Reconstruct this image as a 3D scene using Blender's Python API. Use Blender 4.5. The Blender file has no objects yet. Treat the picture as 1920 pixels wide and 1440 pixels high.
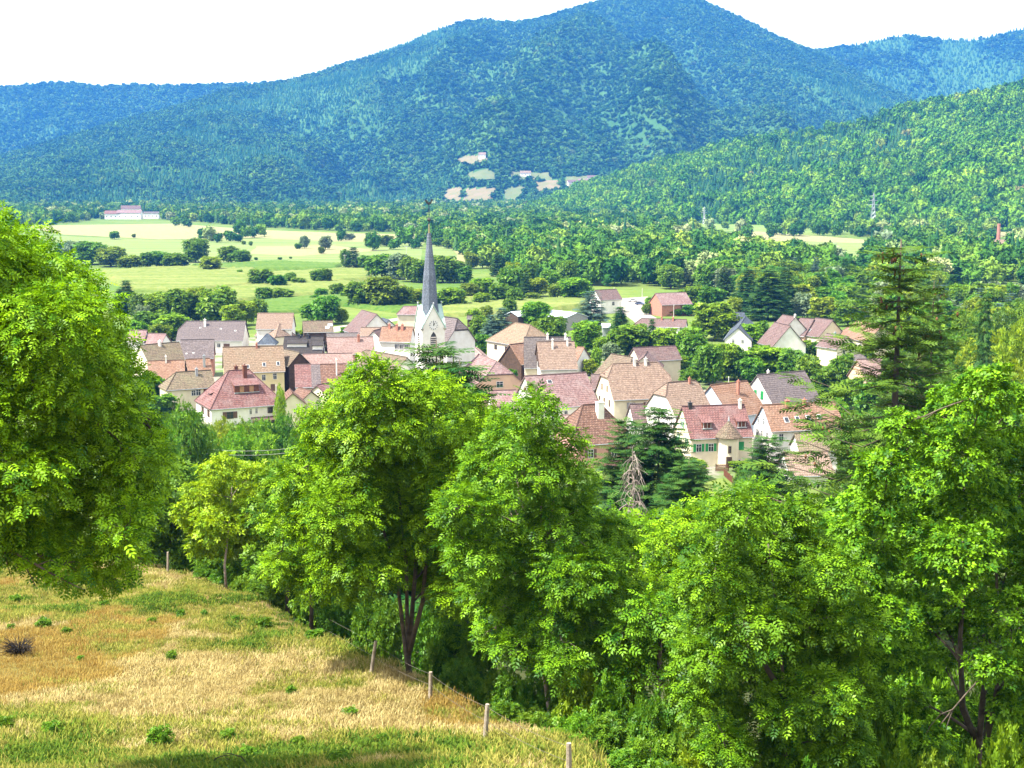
import bpy, bmesh, math, random
import numpy as np
from mathutils import Vector, Matrix

random.seed(7)
RNG = np.random.default_rng(7)
SC = bpy.context.scene
COL = SC.collection

# ------------------------------------------------------------------ camera
FPX = 2667.0
CAMZ = 50.0
PITCH = math.atan(376.0 / FPX)
cam_d = bpy.data.cameras.new('camera')
cam_d.sensor_width = 36.0
cam_d.lens = FPX * 36.0 / 1920.0
cam_d.clip_start = 0.5
cam_d.clip_end = 30000.0
cam = bpy.data.objects.new('camera', cam_d)
COL.objects.link(cam)
cam.location = (0, 0, CAMZ)
cam.rotation_euler = (math.pi / 2 - PITCH, 0, 0)
SC.camera = cam

# ------------------------------------------------------------------ light
SUN_EL = math.radians(58)
SUN_AZ = math.radians(-112)          # from +Y, clockwise: the sun stands left of and behind the camera
SDIR = Vector((math.sin(SUN_AZ) * math.cos(SUN_EL), math.cos(SUN_AZ) * math.cos(SUN_EL), math.sin(SUN_EL)))
world = bpy.data.worlds.new('World')
SC.world = world
world.use_nodes = True
wn = world.node_tree
wn.nodes.clear()
sky = wn.nodes.new('ShaderNodeTexSky')
sky.sky_type = 'NISHITA'
sky.sun_disc = False
sky.sun_elevation = SUN_EL
sky.sun_rotation = SUN_AZ
sky.air_density = 1.0
sky.dust_density = 4.0
sky.ozone_density = 1.0
sky.altitude = 250
bg = wn.nodes.new('ShaderNodeBackground')
bg.inputs['Strength'].default_value = 0.15
wo = wn.nodes.new('ShaderNodeOutputWorld')
# a bright veil of high summer cloud over the blue
veil = wn.nodes.new('ShaderNodeMix')
veil.data_type = 'RGBA'
veil.inputs[0].default_value = 0.8
veil.inputs[7].default_value = (5.6, 5.5, 5.4, 1)
wn.links.new(sky.outputs[0], veil.inputs[6])
wn.links.new(veil.outputs[2], bg.inputs['Color'])
wn.links.new(bg.outputs[0], wo.inputs['Surface'])
sun_d = bpy.data.lights.new('sun', 'SUN')
sun_d.energy = 5.0
sun_d.angle = math.radians(2.5)
sun_d.color = (1.0, 0.95, 0.86)
sun = bpy.data.objects.new('sun', sun_d)
COL.objects.link(sun)
sun.rotation_euler = SDIR.to_track_quat('Z', 'Y').to_euler()
SC.view_settings.view_transform = 'Standard'
SC.view_settings.look = 'None'
SC.view_settings.gamma = 1.0
SC.view_settings.exposure = 1.6
SC.view_settings.use_curve_mapping = False
SC.render.engine = 'CYCLES'
cy = SC.cycles
cy.max_bounces = 4
cy.diffuse_bounces = 1
cy.glossy_bounces = 2
cy.transmission_bounces = 2
cy.transparent_max_bounces = 4
cy.volume_bounces = 0
cy.use_denoising = True
cy.caustics_reflective = False
cy.caustics_refractive = False

# ------------------------------------------------------------------ pixel helpers (photograph 1920 x 1440)
_cp, _sp = math.cos(PITCH), math.sin(PITCH)

def ray(px, py):
    a = (px - 960.0) / FPX
    b = (720.0 - py) / FPX
    return np.array([a, _cp + b * _sp, -_sp + b * _cp])

def at(px, py, z=0.0):
    d = ray(px, py)
    t = (z - CAMZ) / d[2]
    return np.array([0, 0, CAMZ]) + d * t

def atd(px, py, dist):
    d = ray(px, py)
    return np.array([0, 0, CAMZ]) + d * (dist / d[1])

def project(p):
    x, y, z = p[0], p[1], p[2] - CAMZ
    f = y * _cp - z * _sp
    u = y * _sp + z * _cp
    return 960 + FPX * x / f, 720 - FPX * u / f

def vproject(P):
    x, y, z = P[:, 0], P[:, 1], P[:, 2] - CAMZ
    f = y * _cp - z * _sp
    u = y * _sp + z * _cp
    return np.stack([960 + FPX * x / f, 720 - FPX * u / f], 1)

def inpoly(P, poly):
    x, y = P[:, 0], P[:, 1]
    r = np.zeros(len(P), bool)
    n = len(poly)
    for i in range(n):
        x1, y1 = poly[i]
        x2, y2 = poly[(i + 1) % n]
        c = ((y1 > y) != (y2 > y))
        with np.errstate(divide='ignore', invalid='ignore'):
            xi = (x2 - x1) * (y - y1) / (y2 - y1 + 1e-12) + x1
        r ^= c & (x < xi)
    return r

# ------------------------------------------------------------------ noise
_PERM = np.random.default_rng(3).random((256, 256))

def vnoise(x, y):
    xi = np.floor(x).astype(int)
    yi = np.floor(y).astype(int)
    fx = x - xi
    fy = y - yi
    fx = fx * fx * (3 - 2 * fx)
    fy = fy * fy * (3 - 2 * fy)
    g = lambda a, b: _PERM[a & 255, b & 255]
    return ((g(xi, yi) * (1 - fx) + g(xi + 1, yi) * fx) * (1 - fy) + (g(xi, yi + 1) * (1 - fx) + g(xi + 1, yi + 1) * fx) * fy) * 2 - 1

def fbm(x, y, o=4):
    r = 0
    a = 1.0
    for i in range(o):
        r = r + a * vnoise(x * 2 ** i + 17.3 * i, y * 2 ** i + 5.1 * i)
        a *= 0.5
    return r

# ------------------------------------------------------------------ mesh helpers
def mesh_np(name, V, F, mat=None, tint=None, smooth=False, uv=None):
    V = np.ascontiguousarray(V, dtype=np.float32)
    F = np.ascontiguousarray(F, dtype=np.int32)
    m, k = F.shape
    me = bpy.data.meshes.new(name)
    me.vertices.add(len(V))
    me.vertices.foreach_set('co', V.ravel())
    me.loops.add(m * k)
    me.loops.foreach_set('vertex_index', F.ravel())
    me.polygons.add(m)
    me.polygons.foreach_set('loop_start', np.arange(0, m * k, k, dtype=np.int32))
    if smooth:
        me.polygons.foreach_set('use_smooth', np.ones(m, dtype=bool))
    me.update(calc_edges=True)
    if tint is not None:
        at_ = me.attributes.new('tint', 'FLOAT', 'FACE')
        at_.data.foreach_set('value', np.ascontiguousarray(tint, dtype=np.float32))
    if mat is not None:
        me.materials.append(mat)
    return me

def link(name, me, parent=None, loc=None, rotz=None):
    o = bpy.data.objects.new(name, me)
    COL.objects.link(o)
    if parent is not None:
        o.parent = parent
    if loc is not None:
        o.location = [float(c) for c in loc]
    if rotz is not None:
        o.rotation_euler = (0, 0, float(rotz))
    return o

def empty(name, loc=(0, 0, 0), rotz=0.0):
    o = bpy.data.objects.new(name, None)
    COL.objects.link(o)
    o.empty_display_size = 0.5
    o.location = [float(c) for c in loc]
    o.rotation_euler = (0, 0, float(rotz))
    return o

def tag(o, label=None, cat=None, group=None, kind=None):
    if label:
        o['label'] = label
    if cat:
        o['category'] = cat
    if group:
        o['group'] = group
    if kind:
        o['kind'] = kind
    return o

class MB:
    """collects polygons; build() links them as one mesh object"""
    def __init__(self):
        self.v = []
        self.f = []
        self.m = []
    def poly(self, pts, mi=0):
        b = len(self.v)
        self.v += [tuple(map(float, p)) for p in pts]
        self.f.append(tuple(range(b, b + len(pts))))
        self.m.append(mi)
    def box(self, x0, x1, y0, y1, z0, z1, mi=0):
        b = len(self.v)
        self.v += [(x0, y0, z0), (x1, y0, z0), (x1, y1, z0), (x0, y1, z0), (x0, y0, z1), (x1, y0, z1), (x1, y1, z1), (x0, y1, z1)]
        for q in ((0, 3, 2, 1), (4, 5, 6, 7), (0, 1, 5, 4), (1, 2, 6, 5), (2, 3, 7, 6), (3, 0, 4, 7)):
            self.f.append(tuple(b + i for i in q))
            self.m.append(mi)
    def prism(self, prof, x0, x1, axis='x', mi=0):
        """profile of (a, z) points extruded along an axis"""
        n = len(prof)
        b = len(self.v)
        for s in (x0, x1):
            for a, z in prof:
                self.v.append((s, a, z) if axis == 'x' else (a, s, z))
        self.f.append(tuple(b + i for i in range(n))[::-1])
        self.f.append(tuple(b + n + i for i in range(n)))
        self.m += [mi, mi]
        for i in range(n):
            j = (i + 1) % n
            self.f.append((b + i, b + j, b + n + j, b + n + i))
            self.m.append(mi)
    def tube(self, pts, radii, sides=6, mi=0, cap=True):
        b = len(self.v)
        pts = [Vector(p) for p in pts]
        n = len(pts)
        for i, p in enumerate(pts):
            d = (pts[min(i + 1, n - 1)] - pts[max(i - 1, 0)]).normalized()
            a = d.orthogonal().normalized() if abs(d.z) > 0.9 else d.cross(Vector((0, 0, 1))).normalized()
            c = d.cross(a)
            for k in range(sides):
                t = 2 * math.pi * k / sides
                self.v.append(tuple(p + (a * math.cos(t) + c * math.sin(t)) * radii[i]))
        for i in range(n - 1):
            for k in range(sides):
                k2 = (k + 1) % sides
                self.f.append((b + i * sides + k, b + i * sides + k2, b + (i + 1) * sides + k2, b + (i + 1) * sides + k))
                self.m.append(mi)
        if cap:
            self.f.append(tuple(b + k for k in range(sides))[::-1])
            self.f.append(tuple(b + (n - 1) * sides + k for k in range(sides)))
            self.m += [mi, mi]
    def mesh(self, name, mats, smooth=False):
        me = bpy.data.meshes.new(name)
        me.from_pydata(self.v, [], self.f)
        if not isinstance(mats, (list, tuple)):
            mats = [mats]
        for m in mats:
            me.materials.append(m)
        me.polygons.foreach_set('material_index', self.m)
        if smooth:
            me.polygons.foreach_set('use_smooth', [True] * len(self.f))
        bm = bmesh.new()
        bm.from_mesh(me)
        bmesh.ops.recalc_face_normals(bm, faces=bm.faces)
        bm.to_mesh(me)
        bm.free()
        me.update()
        return me
    def build(self, name, mats, parent=None, loc=None, rotz=None, smooth=False):
        return link(name, self.mesh(name, mats, smooth), parent, loc, rotz)

# ------------------------------------------------------------------ materials
def newmat(name):
    m = bpy.data.materials.new(name)
    m.use_nodes = True
    nt = m.node_tree
    nt.nodes.clear()
    out = nt.nodes.new('ShaderNodeOutputMaterial')
    return m, nt, out

def nd(nt, t, **kw):
    n = nt.nodes.new(t)
    for k, v in kw.items():
        if k.startswith('i_'):
            n.inputs[k[2:].replace('_', ' ')].default_value = v
        else:
            setattr(n, k, v)
    return n

def lk(nt, a, b):
    nt.links.new(a, b)

def mix(nt, fac, a, b, bt='MIX'):
    n = nt.nodes.new('ShaderNodeMix')
    n.data_type = 'RGBA'
    n.blend_type = bt
    if isinstance(fac, (int, float)):
        n.inputs[0].default_value = fac
    else:
        lk(nt, fac, n.inputs[0])
    for s, v in ((6, a), (7, b)):
        if isinstance(v, tuple):
            n.inputs[s].default_value = (*v[:3], 1)
        else:
            lk(nt, v, n.inputs[s])
    return n.outputs[2]

def noise(nt, co, scale, detail=3, rough=0.55, lo=None, hi=None):
    n = nd(nt, 'ShaderNodeTexNoise')
    n.inputs['Scale'].default_value = scale
    n.inputs['Detail'].default_value = detail
    n.inputs['Roughness'].default_value = rough
    if co is not None:
        lk(nt, co, n.inputs['Vector'])
    if lo is None:
        return n.outputs[0]
    r = nd(nt, 'ShaderNodeMapRange')
    r.inputs[1].default_value = lo
    r.inputs[2].default_value = hi
    lk(nt, n.outputs[0], r.inputs[0])
    return r.outputs[0]

def mapping(nt, co, scale=(1, 1, 1), rot=(0, 0, 0)):
    n = nd(nt, 'ShaderNodeMapping')
    n.inputs['Scale'].default_value = scale
    n.inputs['Rotation'].default_value = rot
    lk(nt, co, n.inputs['Vector'])
    return n.outputs[0]

def leafmat(name, c1, c2, trans=0.35, hue=0.02, gloss=0.012, dead=None):
    m, nt, out = newmat(name)
    a = nd(nt, 'ShaderNodeAttribute', attribute_name='tint')
    oi = nd(nt, 'ShaderNodeObjectInfo')
    col = mix(nt, a.outputs['Fac'], c1, c2)
    hs = nd(nt, 'ShaderNodeHueSaturation')
    mr = nd(nt, 'ShaderNodeMapRange')
    mr.inputs[3].default_value = 0.5 - hue
    mr.inputs[4].default_value = 0.5 + hue
    lk(nt, oi.outputs['Random'], mr.inputs[0])
    lk(nt, mr.outputs[0], hs.inputs['Hue'])
    mv = nd(nt, 'ShaderNodeMapRange')
    mv.inputs[3].default_value = 0.92
    mv.inputs[4].default_value = 1.12
    mu = nd(nt, 'ShaderNodeMath', operation='FRACT')
    m2 = nd(nt, 'ShaderNodeMath', operation='MULTIPLY')
    m2.inputs[1].default_value = 7.13
    lk(nt, oi.outputs['Random'], m2.inputs[0])
    lk(nt, m2.outputs[0], mu.inputs[0])
    lk(nt, mu.outputs[0], mv.inputs[0])
    lk(nt, mv.outputs[0], hs.inputs['Value'])
    lk(nt, col, hs.inputs['Color'])
    d = nd(nt, 'ShaderNodeBsdfDiffuse')
    t = nd(nt, 'ShaderNodeBsdfTranslucent')
    lk(nt, hs.outputs[0], d.inputs['Color'])
    tc = mix(nt, 1.0, hs.outputs[0], (1.15, 1.1, 0.55), 'MULTIPLY')
    lk(nt, tc, t.inputs['Color'])
    ms = nd(nt, 'ShaderNodeMixShader')
    ms.inputs[0].default_value = trans
    lk(nt, d.outputs[0], ms.inputs[1])
    lk(nt, t.outputs[0], ms.inputs[2])
    g = nd(nt, 'ShaderNodeBsdfGlossy')
    g.inputs['Roughness'].default_value = 0.45
    g.inputs['Color'].default_value = (0.9, 1, 0.9, 1)
    mg = nd(nt, 'ShaderNodeMixShader')
    mg.inputs[0].default_value = gloss
    lk(nt, ms.outputs[0], mg.inputs[1])
    lk(nt, g.outputs[0], mg.inputs[2])
    lk(nt, mg.outputs[0], out.inputs['Surface'])
    return m

def rampmat(name, stops, rough=0.95, trans=0.0):
    """per instance colour picked from a ramp by the instance's random number"""
    m, nt, out = newmat(name)
    oi = nd(nt, 'ShaderNodeObjectInfo')
    cr = nd(nt, 'ShaderNodeValToRGB')
    cr.color_ramp.interpolation = 'LINEAR'
    e = cr.color_ramp.elements
    while len(e) < len(stops):
        e.new(0.5)
    for i, (p, c) in enumerate(stops):
        e[i].position = p
        e[i].color = (*c, 1)
    lk(nt, oi.outputs['Random'], cr.inputs[0])
    a = nd(nt, 'ShaderNodeAttribute', attribute_name='tint')
    mr = nd(nt, 'ShaderNodeMapRange')
    mr.inputs[3].default_value = 0.7
    mr.inputs[4].default_value = 1.3
    lk(nt, a.outputs['Fac'], mr.inputs[0])
    geo = nd(nt, 'ShaderNodeNewGeometry')
    big = noise(nt, geo.outputs['Position'], 0.006, 3, 0.6, 0.35, 0.65)
    c2 = mix(nt, big, (0.62, 0.72, 0.8), (1.35, 1.25, 0.9))
    c3 = mix(nt, 1.0, cr.outputs[0], c2, 'MULTIPLY')
    hs = nd(nt, 'ShaderNodeHueSaturation')
    lk(nt, c3, hs.inputs['Color'])
    lk(nt, mr.outputs[0], hs.inputs['Value'])
    d = nd(nt, 'ShaderNodeBsdfDiffuse')
    lk(nt, hs.outputs[0], d.inputs['Color'])
    t = nd(nt, 'ShaderNodeBsdfTranslucent')
    lk(nt, hs.outputs[0], t.inputs['Color'])
    ms = nd(nt, 'ShaderNodeMixShader')
    ms.inputs[0].default_value = trans
    lk(nt, d.outputs[0], ms.inputs[1])
    lk(nt, t.outputs[0], ms.inputs[2])
    lk(nt, ms.outputs[0], out.inputs['Surface'])
    return m

def plainmat(name, c, c2=None, scale=1.0, rough=0.85, bump=0.0, detail=4, spec=0.2, metal=0.0, obj=True, lo=0.35, hi=0.65):
    m, nt, out = newmat(name)
    p = nd(nt, 'ShaderNodeBsdfPrincipled')
    p.inputs['Roughness'].default_value = rough
    p.inputs['Specular IOR Level'].default_value = spec
    p.inputs['Metallic'].default_value = metal
    lk(nt, p.outputs[0], out.inputs['Surface'])
    tc = nd(nt, 'ShaderNodeTexCoord')
    geo = nd(nt, 'ShaderNodeNewGeometry')
    co = tc.outputs['Object'] if obj else geo.outputs['Position']
    if c2 is None:
        c2 = tuple(x * 0.8 for x in c)
    f = noise(nt, co, scale, detail, 0.6, lo, hi)
    lk(nt, mix(nt, f, c, c2), p.inputs['Base Color'])
    if bump:
        b = nd(nt, 'ShaderNodeBump')
        b.inputs['Strength'].default_value = bump
        b.inputs['Distance'].default_value = 0.05
        lk(nt, noise(nt, co, scale * 4, 4), b.inputs['Height'])
        lk(nt, b.outputs[0], p.inputs['Normal'])
    return m

def roofmat(name, c1, c2, c3, course=0.5, tile=0.3, mortar=0.35, patch=0.5):
    """clay or slate tiles: uv in metres (u along the ridge, v down the slope)"""
    m, nt, out = newmat(name)
    p = nd(nt, 'ShaderNodeBsdfPrincipled')
    p.inputs['Roughness'].default_value = 0.8
    p.inputs['Specular IOR Level'].default_value = 0.15
    lk(nt, p.outputs[0], out.inputs['Surface'])
    uv = nd(nt, 'ShaderNodeUVMap')
    oi = nd(nt, 'ShaderNodeObjectInfo')
    va = nd(nt, 'ShaderNodeVectorMath', operation='MULTIPLY_ADD')
    va.inputs[1].default_value = (1, 1, 1)
    cb = nd(nt, 'ShaderNodeCombineXYZ')
    sc = nd(nt, 'ShaderNodeMath', operation='MULTIPLY')
    sc.inputs[1].default_value = 90.0
    lk(nt, oi.outputs['Random'], sc.inputs[0])
    lk(nt, sc.outputs[0], cb.inputs[0])
    lk(nt, sc.outputs[0], cb.inputs[2])
    lk(nt, uv.outputs[0], va.inputs[0])
    lk(nt, cb.outputs[0], va.inputs[2])
    br = nd(nt, 'ShaderNodeTexBrick')
    br.inputs['Scale'].default_value = 1.0
    br.inputs['Brick Width'].default_value = tile
    br.inputs['Row Height'].default_value = course
    br.inputs['Mortar Size'].default_value = 0.07
    br.inputs['Mortar Smooth'].default_value = 0.4
    br.inputs['Bias'].default_value = 0.0
    br.inputs['Color1'].default_value = (*c1, 1)
    br.inputs['Color2'].default_value = (*c2, 1)
    br.inputs['Mortar'].default_value = (*[x * mortar for x in c1], 1)
    lk(nt, va.outputs[0], br.inputs['Vector'])
    f1 = noise(nt, va.outputs[0], 0.45, 4, 0.6, 0.5 - 0.1 * patch, 0.5 + 0.35 * patch)
    c = mix(nt, f1, br.outputs[0], mix(nt, 0.75, br.outputs[0], c3))
    f2 = noise(nt, mapping(nt, va.outputs[0], (2.2, 0.35, 1)), 1.6, 3, 0.6, 0.4, 0.7)
    c = mix(nt, f2, c, mix(nt, 0.3, c, c3))
    f3 = noise(nt, va.outputs[0], 2.6, 3, 0.65, 0.3, 0.7)
    c = mix(nt, f3, mix(nt, 1.0, c, (0.62, 0.6, 0.6), 'MULTIPLY'), mix(nt, 1.0, c, (1.35, 1.33, 1.3), 'MULTIPLY'))
    lk(nt, c, p.inputs['Base Color'])
    b = nd(nt, 'ShaderNodeBump')
    b.inputs['Strength'].default_value = 0.6
    b.inputs['Distance'].default_value = 0.05
    lk(nt, br.outputs['Fac'], b.inputs['Height'])
    b.invert = True
    lk(nt, b.outputs[0], p.inputs['Normal'])
    return m

M = {}
# foliage
M['ash'] = leafmat('ash_leaf', (0.035, 0.115, 0.005), (0.26, 0.46, 0.008), 0.24, 0.004)
M['ash_b'] = leafmat('ash_leaf_cool', (0.026, 0.10, 0.006), (0.19, 0.38, 0.010), 0.22, 0.004)
M['lime'] = leafmat('lime_leaf', (0.12, 0.24, 0.010), (0.33, 0.47, 0.012), 0.3, 0.004)
M['hazel'] = leafmat('hazel_leaf', (0.03, 0.10, 0.008), (0.15, 0.28, 0.012), 0.26, 0.01)
M['dark'] = leafmat('dark_leaf', (0.045, 0.125, 0.010), (0.15, 0.26, 0.014), 0.3)
M['mid'] = leafmat('mid_leaf', (0.055, 0.14, 0.012), (0.17, 0.29, 0.018), 0.32, 0.03)
M['bright'] = leafmat('bright_leaf', (0.085, 0.18, 0.010), (0.24, 0.36, 0.015), 0.34, 0.03)
M['silver'] = leafmat('silver_leaf', (0.10, 0.16, 0.08), (0.22, 0.29, 0.15), 0.3, 0.02)
M['needle'] = leafmat('needle', (0.02, 0.075, 0.016), (0.075, 0.15, 0.025), 0.15, 0.015, 0.012)
M['needle_o'] = leafmat('olive_needle', (0.028, 0.09, 0.012), (0.10, 0.19, 0.02), 0.15, 0.015, 0.012)
M['needle_b'] = leafmat('blue_needle', (0.045, 0.095, 0.07), (0.10, 0.17, 0.12), 0.15, 0.01, 0.015)
M['cone'] = plainmat('cone', (0.16, 0.08, 0.035), (0.10, 0.05, 0.02), 3)
M['rust'] = leafmat('rusty_needle', (0.16, 0.06, 0.02), (0.25, 0.10, 0.03), 0.15, 0.01)
M['bark'] = plainmat('bark', (0.13, 0.105, 0.075), (0.05, 0.04, 0.03), 3.0, 0.95, 0.6)
M['bark_pale'] = plainmat('pale_bark', (0.30, 0.25, 0.19), (0.16, 0.12, 0.09), 4.0, 0.95, 0.5)
M['dead'] = plainmat('dead_wood', (0.36, 0.31, 0.26), (0.22, 0.18, 0.15), 4.0, 0.95, 0.3)
M['forest'] = rampmat('forest_crown', [(0.0, (0.022, 0.07, 0.02)), (0.35, (0.033, 0.095, 0.022)), (0.7, (0.052, 0.125, 0.026)), (0.97, (0.075, 0.155, 0.03)), (1.0, (0.09, 0.14, 0.05))])
M['forest_con'] = rampmat('forest_conifer', [(0.0, (0.012, 0.05, 0.022)), (0.6, (0.025, 0.08, 0.03)), (1.0, (0.05, 0.11, 0.03))])
M['forest_bright'] = rampmat('forest_crown_light', [(0.0, (0.035, 0.12, 0.015)), (0.4, (0.075, 0.19, 0.018)), (0.75, (0.12, 0.25, 0.02)), (0.99, (0.17, 0.30, 0.025)), (1.0, (0.22, 0.19, 0.08))])  # brighter greens for the crowns of the wooded hill
# grass
def grassmat(name, stops):
    m, nt, out = newmat(name)
    oi = nd(nt, 'ShaderNodeObjectInfo')
    cr = nd(nt, 'ShaderNodeValToRGB')
    e = cr.color_ramp.elements
    while len(e) < len(stops):
        e.new(0.5)
    for i, (p, c) in enumerate(stops):
        e[i].position = p
        e[i].color = (*c, 1)
    lk(nt, oi.outputs['Random'], cr.inputs[0])
    d = nd(nt, 'ShaderNodeBsdfDiffuse')
    t = nd(nt, 'ShaderNodeBsdfTranslucent')
    lk(nt, cr.outputs[0], d.inputs['Color'])
    lk(nt, cr.outputs[0], t.inputs['Color'])
    ms = nd(nt, 'ShaderNodeMixShader')
    ms.inputs[0].default_value = 0.3
    lk(nt, d.outputs[0], ms.inputs[1])
    lk(nt, t.outputs[0], ms.inputs[2])
    lk(nt, ms.outputs[0], out.inputs['Surface'])
    return m
M['dry'] = grassmat('dry_grass', [(0, (0.26, 0.19, 0.07)), (0.5, (0.42, 0.335, 0.13)), (1, (0.58, 0.49, 0.23))])
M['ochre'] = grassmat('ochre_grass', [(0, (0.26, 0.16, 0.04)), (0.5, (0.34, 0.235, 0.06)), (1, (0.42, 0.32, 0.09))])
M['greeng'] = grassmat('green_grass', [(0, (0.13, 0.17, 0.03)), (0.5, (0.24, 0.25, 0.045)), (1, (0.38, 0.34, 0.08))])
M['weed'] = grassmat('weed_leaf', [(0, (0.05, 0.11, 0.015)), (0.6, (0.10, 0.17, 0.02)), (1, (0.19, 0.22, 0.03))])

# ------------------------------------------------------------------ ground
def fence_x(y):
    return np.where(y > 41, 1.6 - 0.5 * (y - 41), 1.6 + (41 - y) * 0.02)

_GY = [-200, -60, 0, 12, 20, 30, 38, 46, 60, 85, 110, 135, 170, 205, 240, 400]
_GZ = [120, 70, 48.2, 43.0, 39.3, 36.4, 34.2, 32.1, 30.2, 26.6, 19.5, 13.0, 5.5, 1.3, 0.0, 0.0]

def gz(x, y):
    x = np.asarray(x, float)
    y = np.asarray(y, float)
    z = np.interp(y, _GY, _GZ)
    s = np.maximum(0, x - fence_x(y) - 0.6)
    fade = np.clip((150 - y) / 60, 0, 1) * np.clip((y - 8) / 15, 0, 1)
    z = z - 6.0 * (1 - np.exp(-s / 7.0)) * fade
    near = np.clip((230 - y) / 80, 0, 1)
    z = z + near * 0.35 * fbm(x * 0.11, y * 0.11, 3)
    return z

def hit(px, py):
    d = ray(px, py)
    t = 15.0
    for i in range(4000):
        p = np.array([0, 0, CAMZ]) + d * t
        if p[2] <= gz(p[0], p[1]):
            return p
        t += 0.1 if t < 260 else 2.0
    return p

ys = np.concatenate([np.arange(-200, 0, 10), np.arange(0, 20, 2), np.arange(20, 110, 0.8), np.arange(110, 250, 3), np.geomspace(250, 3600, 60)])
xs0 = np.concatenate([np.arange(0, 46, 0.8), np.geomspace(46, 4000, 40)])
xs = np.concatenate([-xs0[:0:-1], xs0])
GX, GYY = np.meshgrid(xs, ys)
GZZ = gz(GX, GYY)
V = np.stack([GX.ravel(), GYY.ravel(), GZZ.ravel()], 1)
nx, ny = len(xs), len(ys)
I = (np.arange(ny - 1)[:, None] * nx + np.arange(nx - 1)[None, :]).ravel()
F4 = np.stack([I, I + 1, I + nx + 1, I + nx], 1)

def groundmat():
    m, nt, out = newmat('meadow_ground')
    p = nd(nt, 'ShaderNodeBsdfPrincipled')
    p.inputs['Roughness'].default_value = 0.95
    p.inputs['Specular IOR Level'].default_value = 0.05
    lk(nt, p.outputs[0], out.inputs['Surface'])
    geo = nd(nt, 'ShaderNodeNewGeometry')
    pos = geo.outputs['Position']
    sep = nd(nt, 'ShaderNodeSeparateXYZ')
    lk(nt, pos, sep.inputs[0])
    # valley meadow
    f = noise(nt, pos, 0.012, 4, 0.6, 0.35, 0.65)
    val = mix(nt, f, (0.085, 0.15, 0.028), (0.15, 0.19, 0.045))
    f = noise(nt, pos, 0.12, 4, 0.65, 0.35, 0.65)
    val = mix(nt, f, val, mix(nt, 1.0, val, (0.72, 0.78, 0.7), 'MULTIPLY'))
    # near dry pasture
    n1 = noise(nt, mapping(nt, pos, (0.7, 1.2, 0.5)), 0.16, 4, 0.6, 0.38, 0.62)
    n2 = noise(nt, pos, 1.6, 5, 0.7, 0.3, 0.7)
    n3 = noise(nt, pos, 9.0, 3, 0.7, 0.3, 0.7)
    dry = mix(nt, n1, (0.27, 0.20, 0.075), (0.20, 0.18, 0.05))
    dry = mix(nt, n2, dry, mix(nt, 1.0, dry, (0.66, 0.6, 0.55), 'MULTIPLY'))
    dry = mix(nt, n3, dry, mix(nt, 1.0, dry, (0.6, 0.6, 0.6), 'MULTIPLY'))
    mr = nd(nt, 'ShaderNodeMapRange')
    mr.inputs[1].default_value = 95
    mr.inputs[2].default_value = 240
    lk(nt, sep.outputs[1], mr.inputs[0])
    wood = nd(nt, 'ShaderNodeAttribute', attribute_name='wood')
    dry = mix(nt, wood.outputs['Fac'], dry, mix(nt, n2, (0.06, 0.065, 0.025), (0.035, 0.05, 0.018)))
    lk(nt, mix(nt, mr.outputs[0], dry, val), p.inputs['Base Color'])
    b = nd(nt, 'ShaderNodeBump')
    b.inputs['Strength'].default_value = 0.7
    b.inputs['Distance'].default_value = 0.08
    lk(nt, noise(nt, pos, 4.0, 5, 0.7), b.inputs['Height'])
    lk(nt, b.outputs[0], p.inputs['Normal'])
    return m
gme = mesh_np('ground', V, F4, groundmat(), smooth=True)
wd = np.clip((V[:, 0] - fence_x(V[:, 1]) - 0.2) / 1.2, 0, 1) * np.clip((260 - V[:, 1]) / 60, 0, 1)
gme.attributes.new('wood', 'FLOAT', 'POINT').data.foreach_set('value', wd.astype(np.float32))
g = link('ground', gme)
tag(g, kind='structure')

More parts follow.
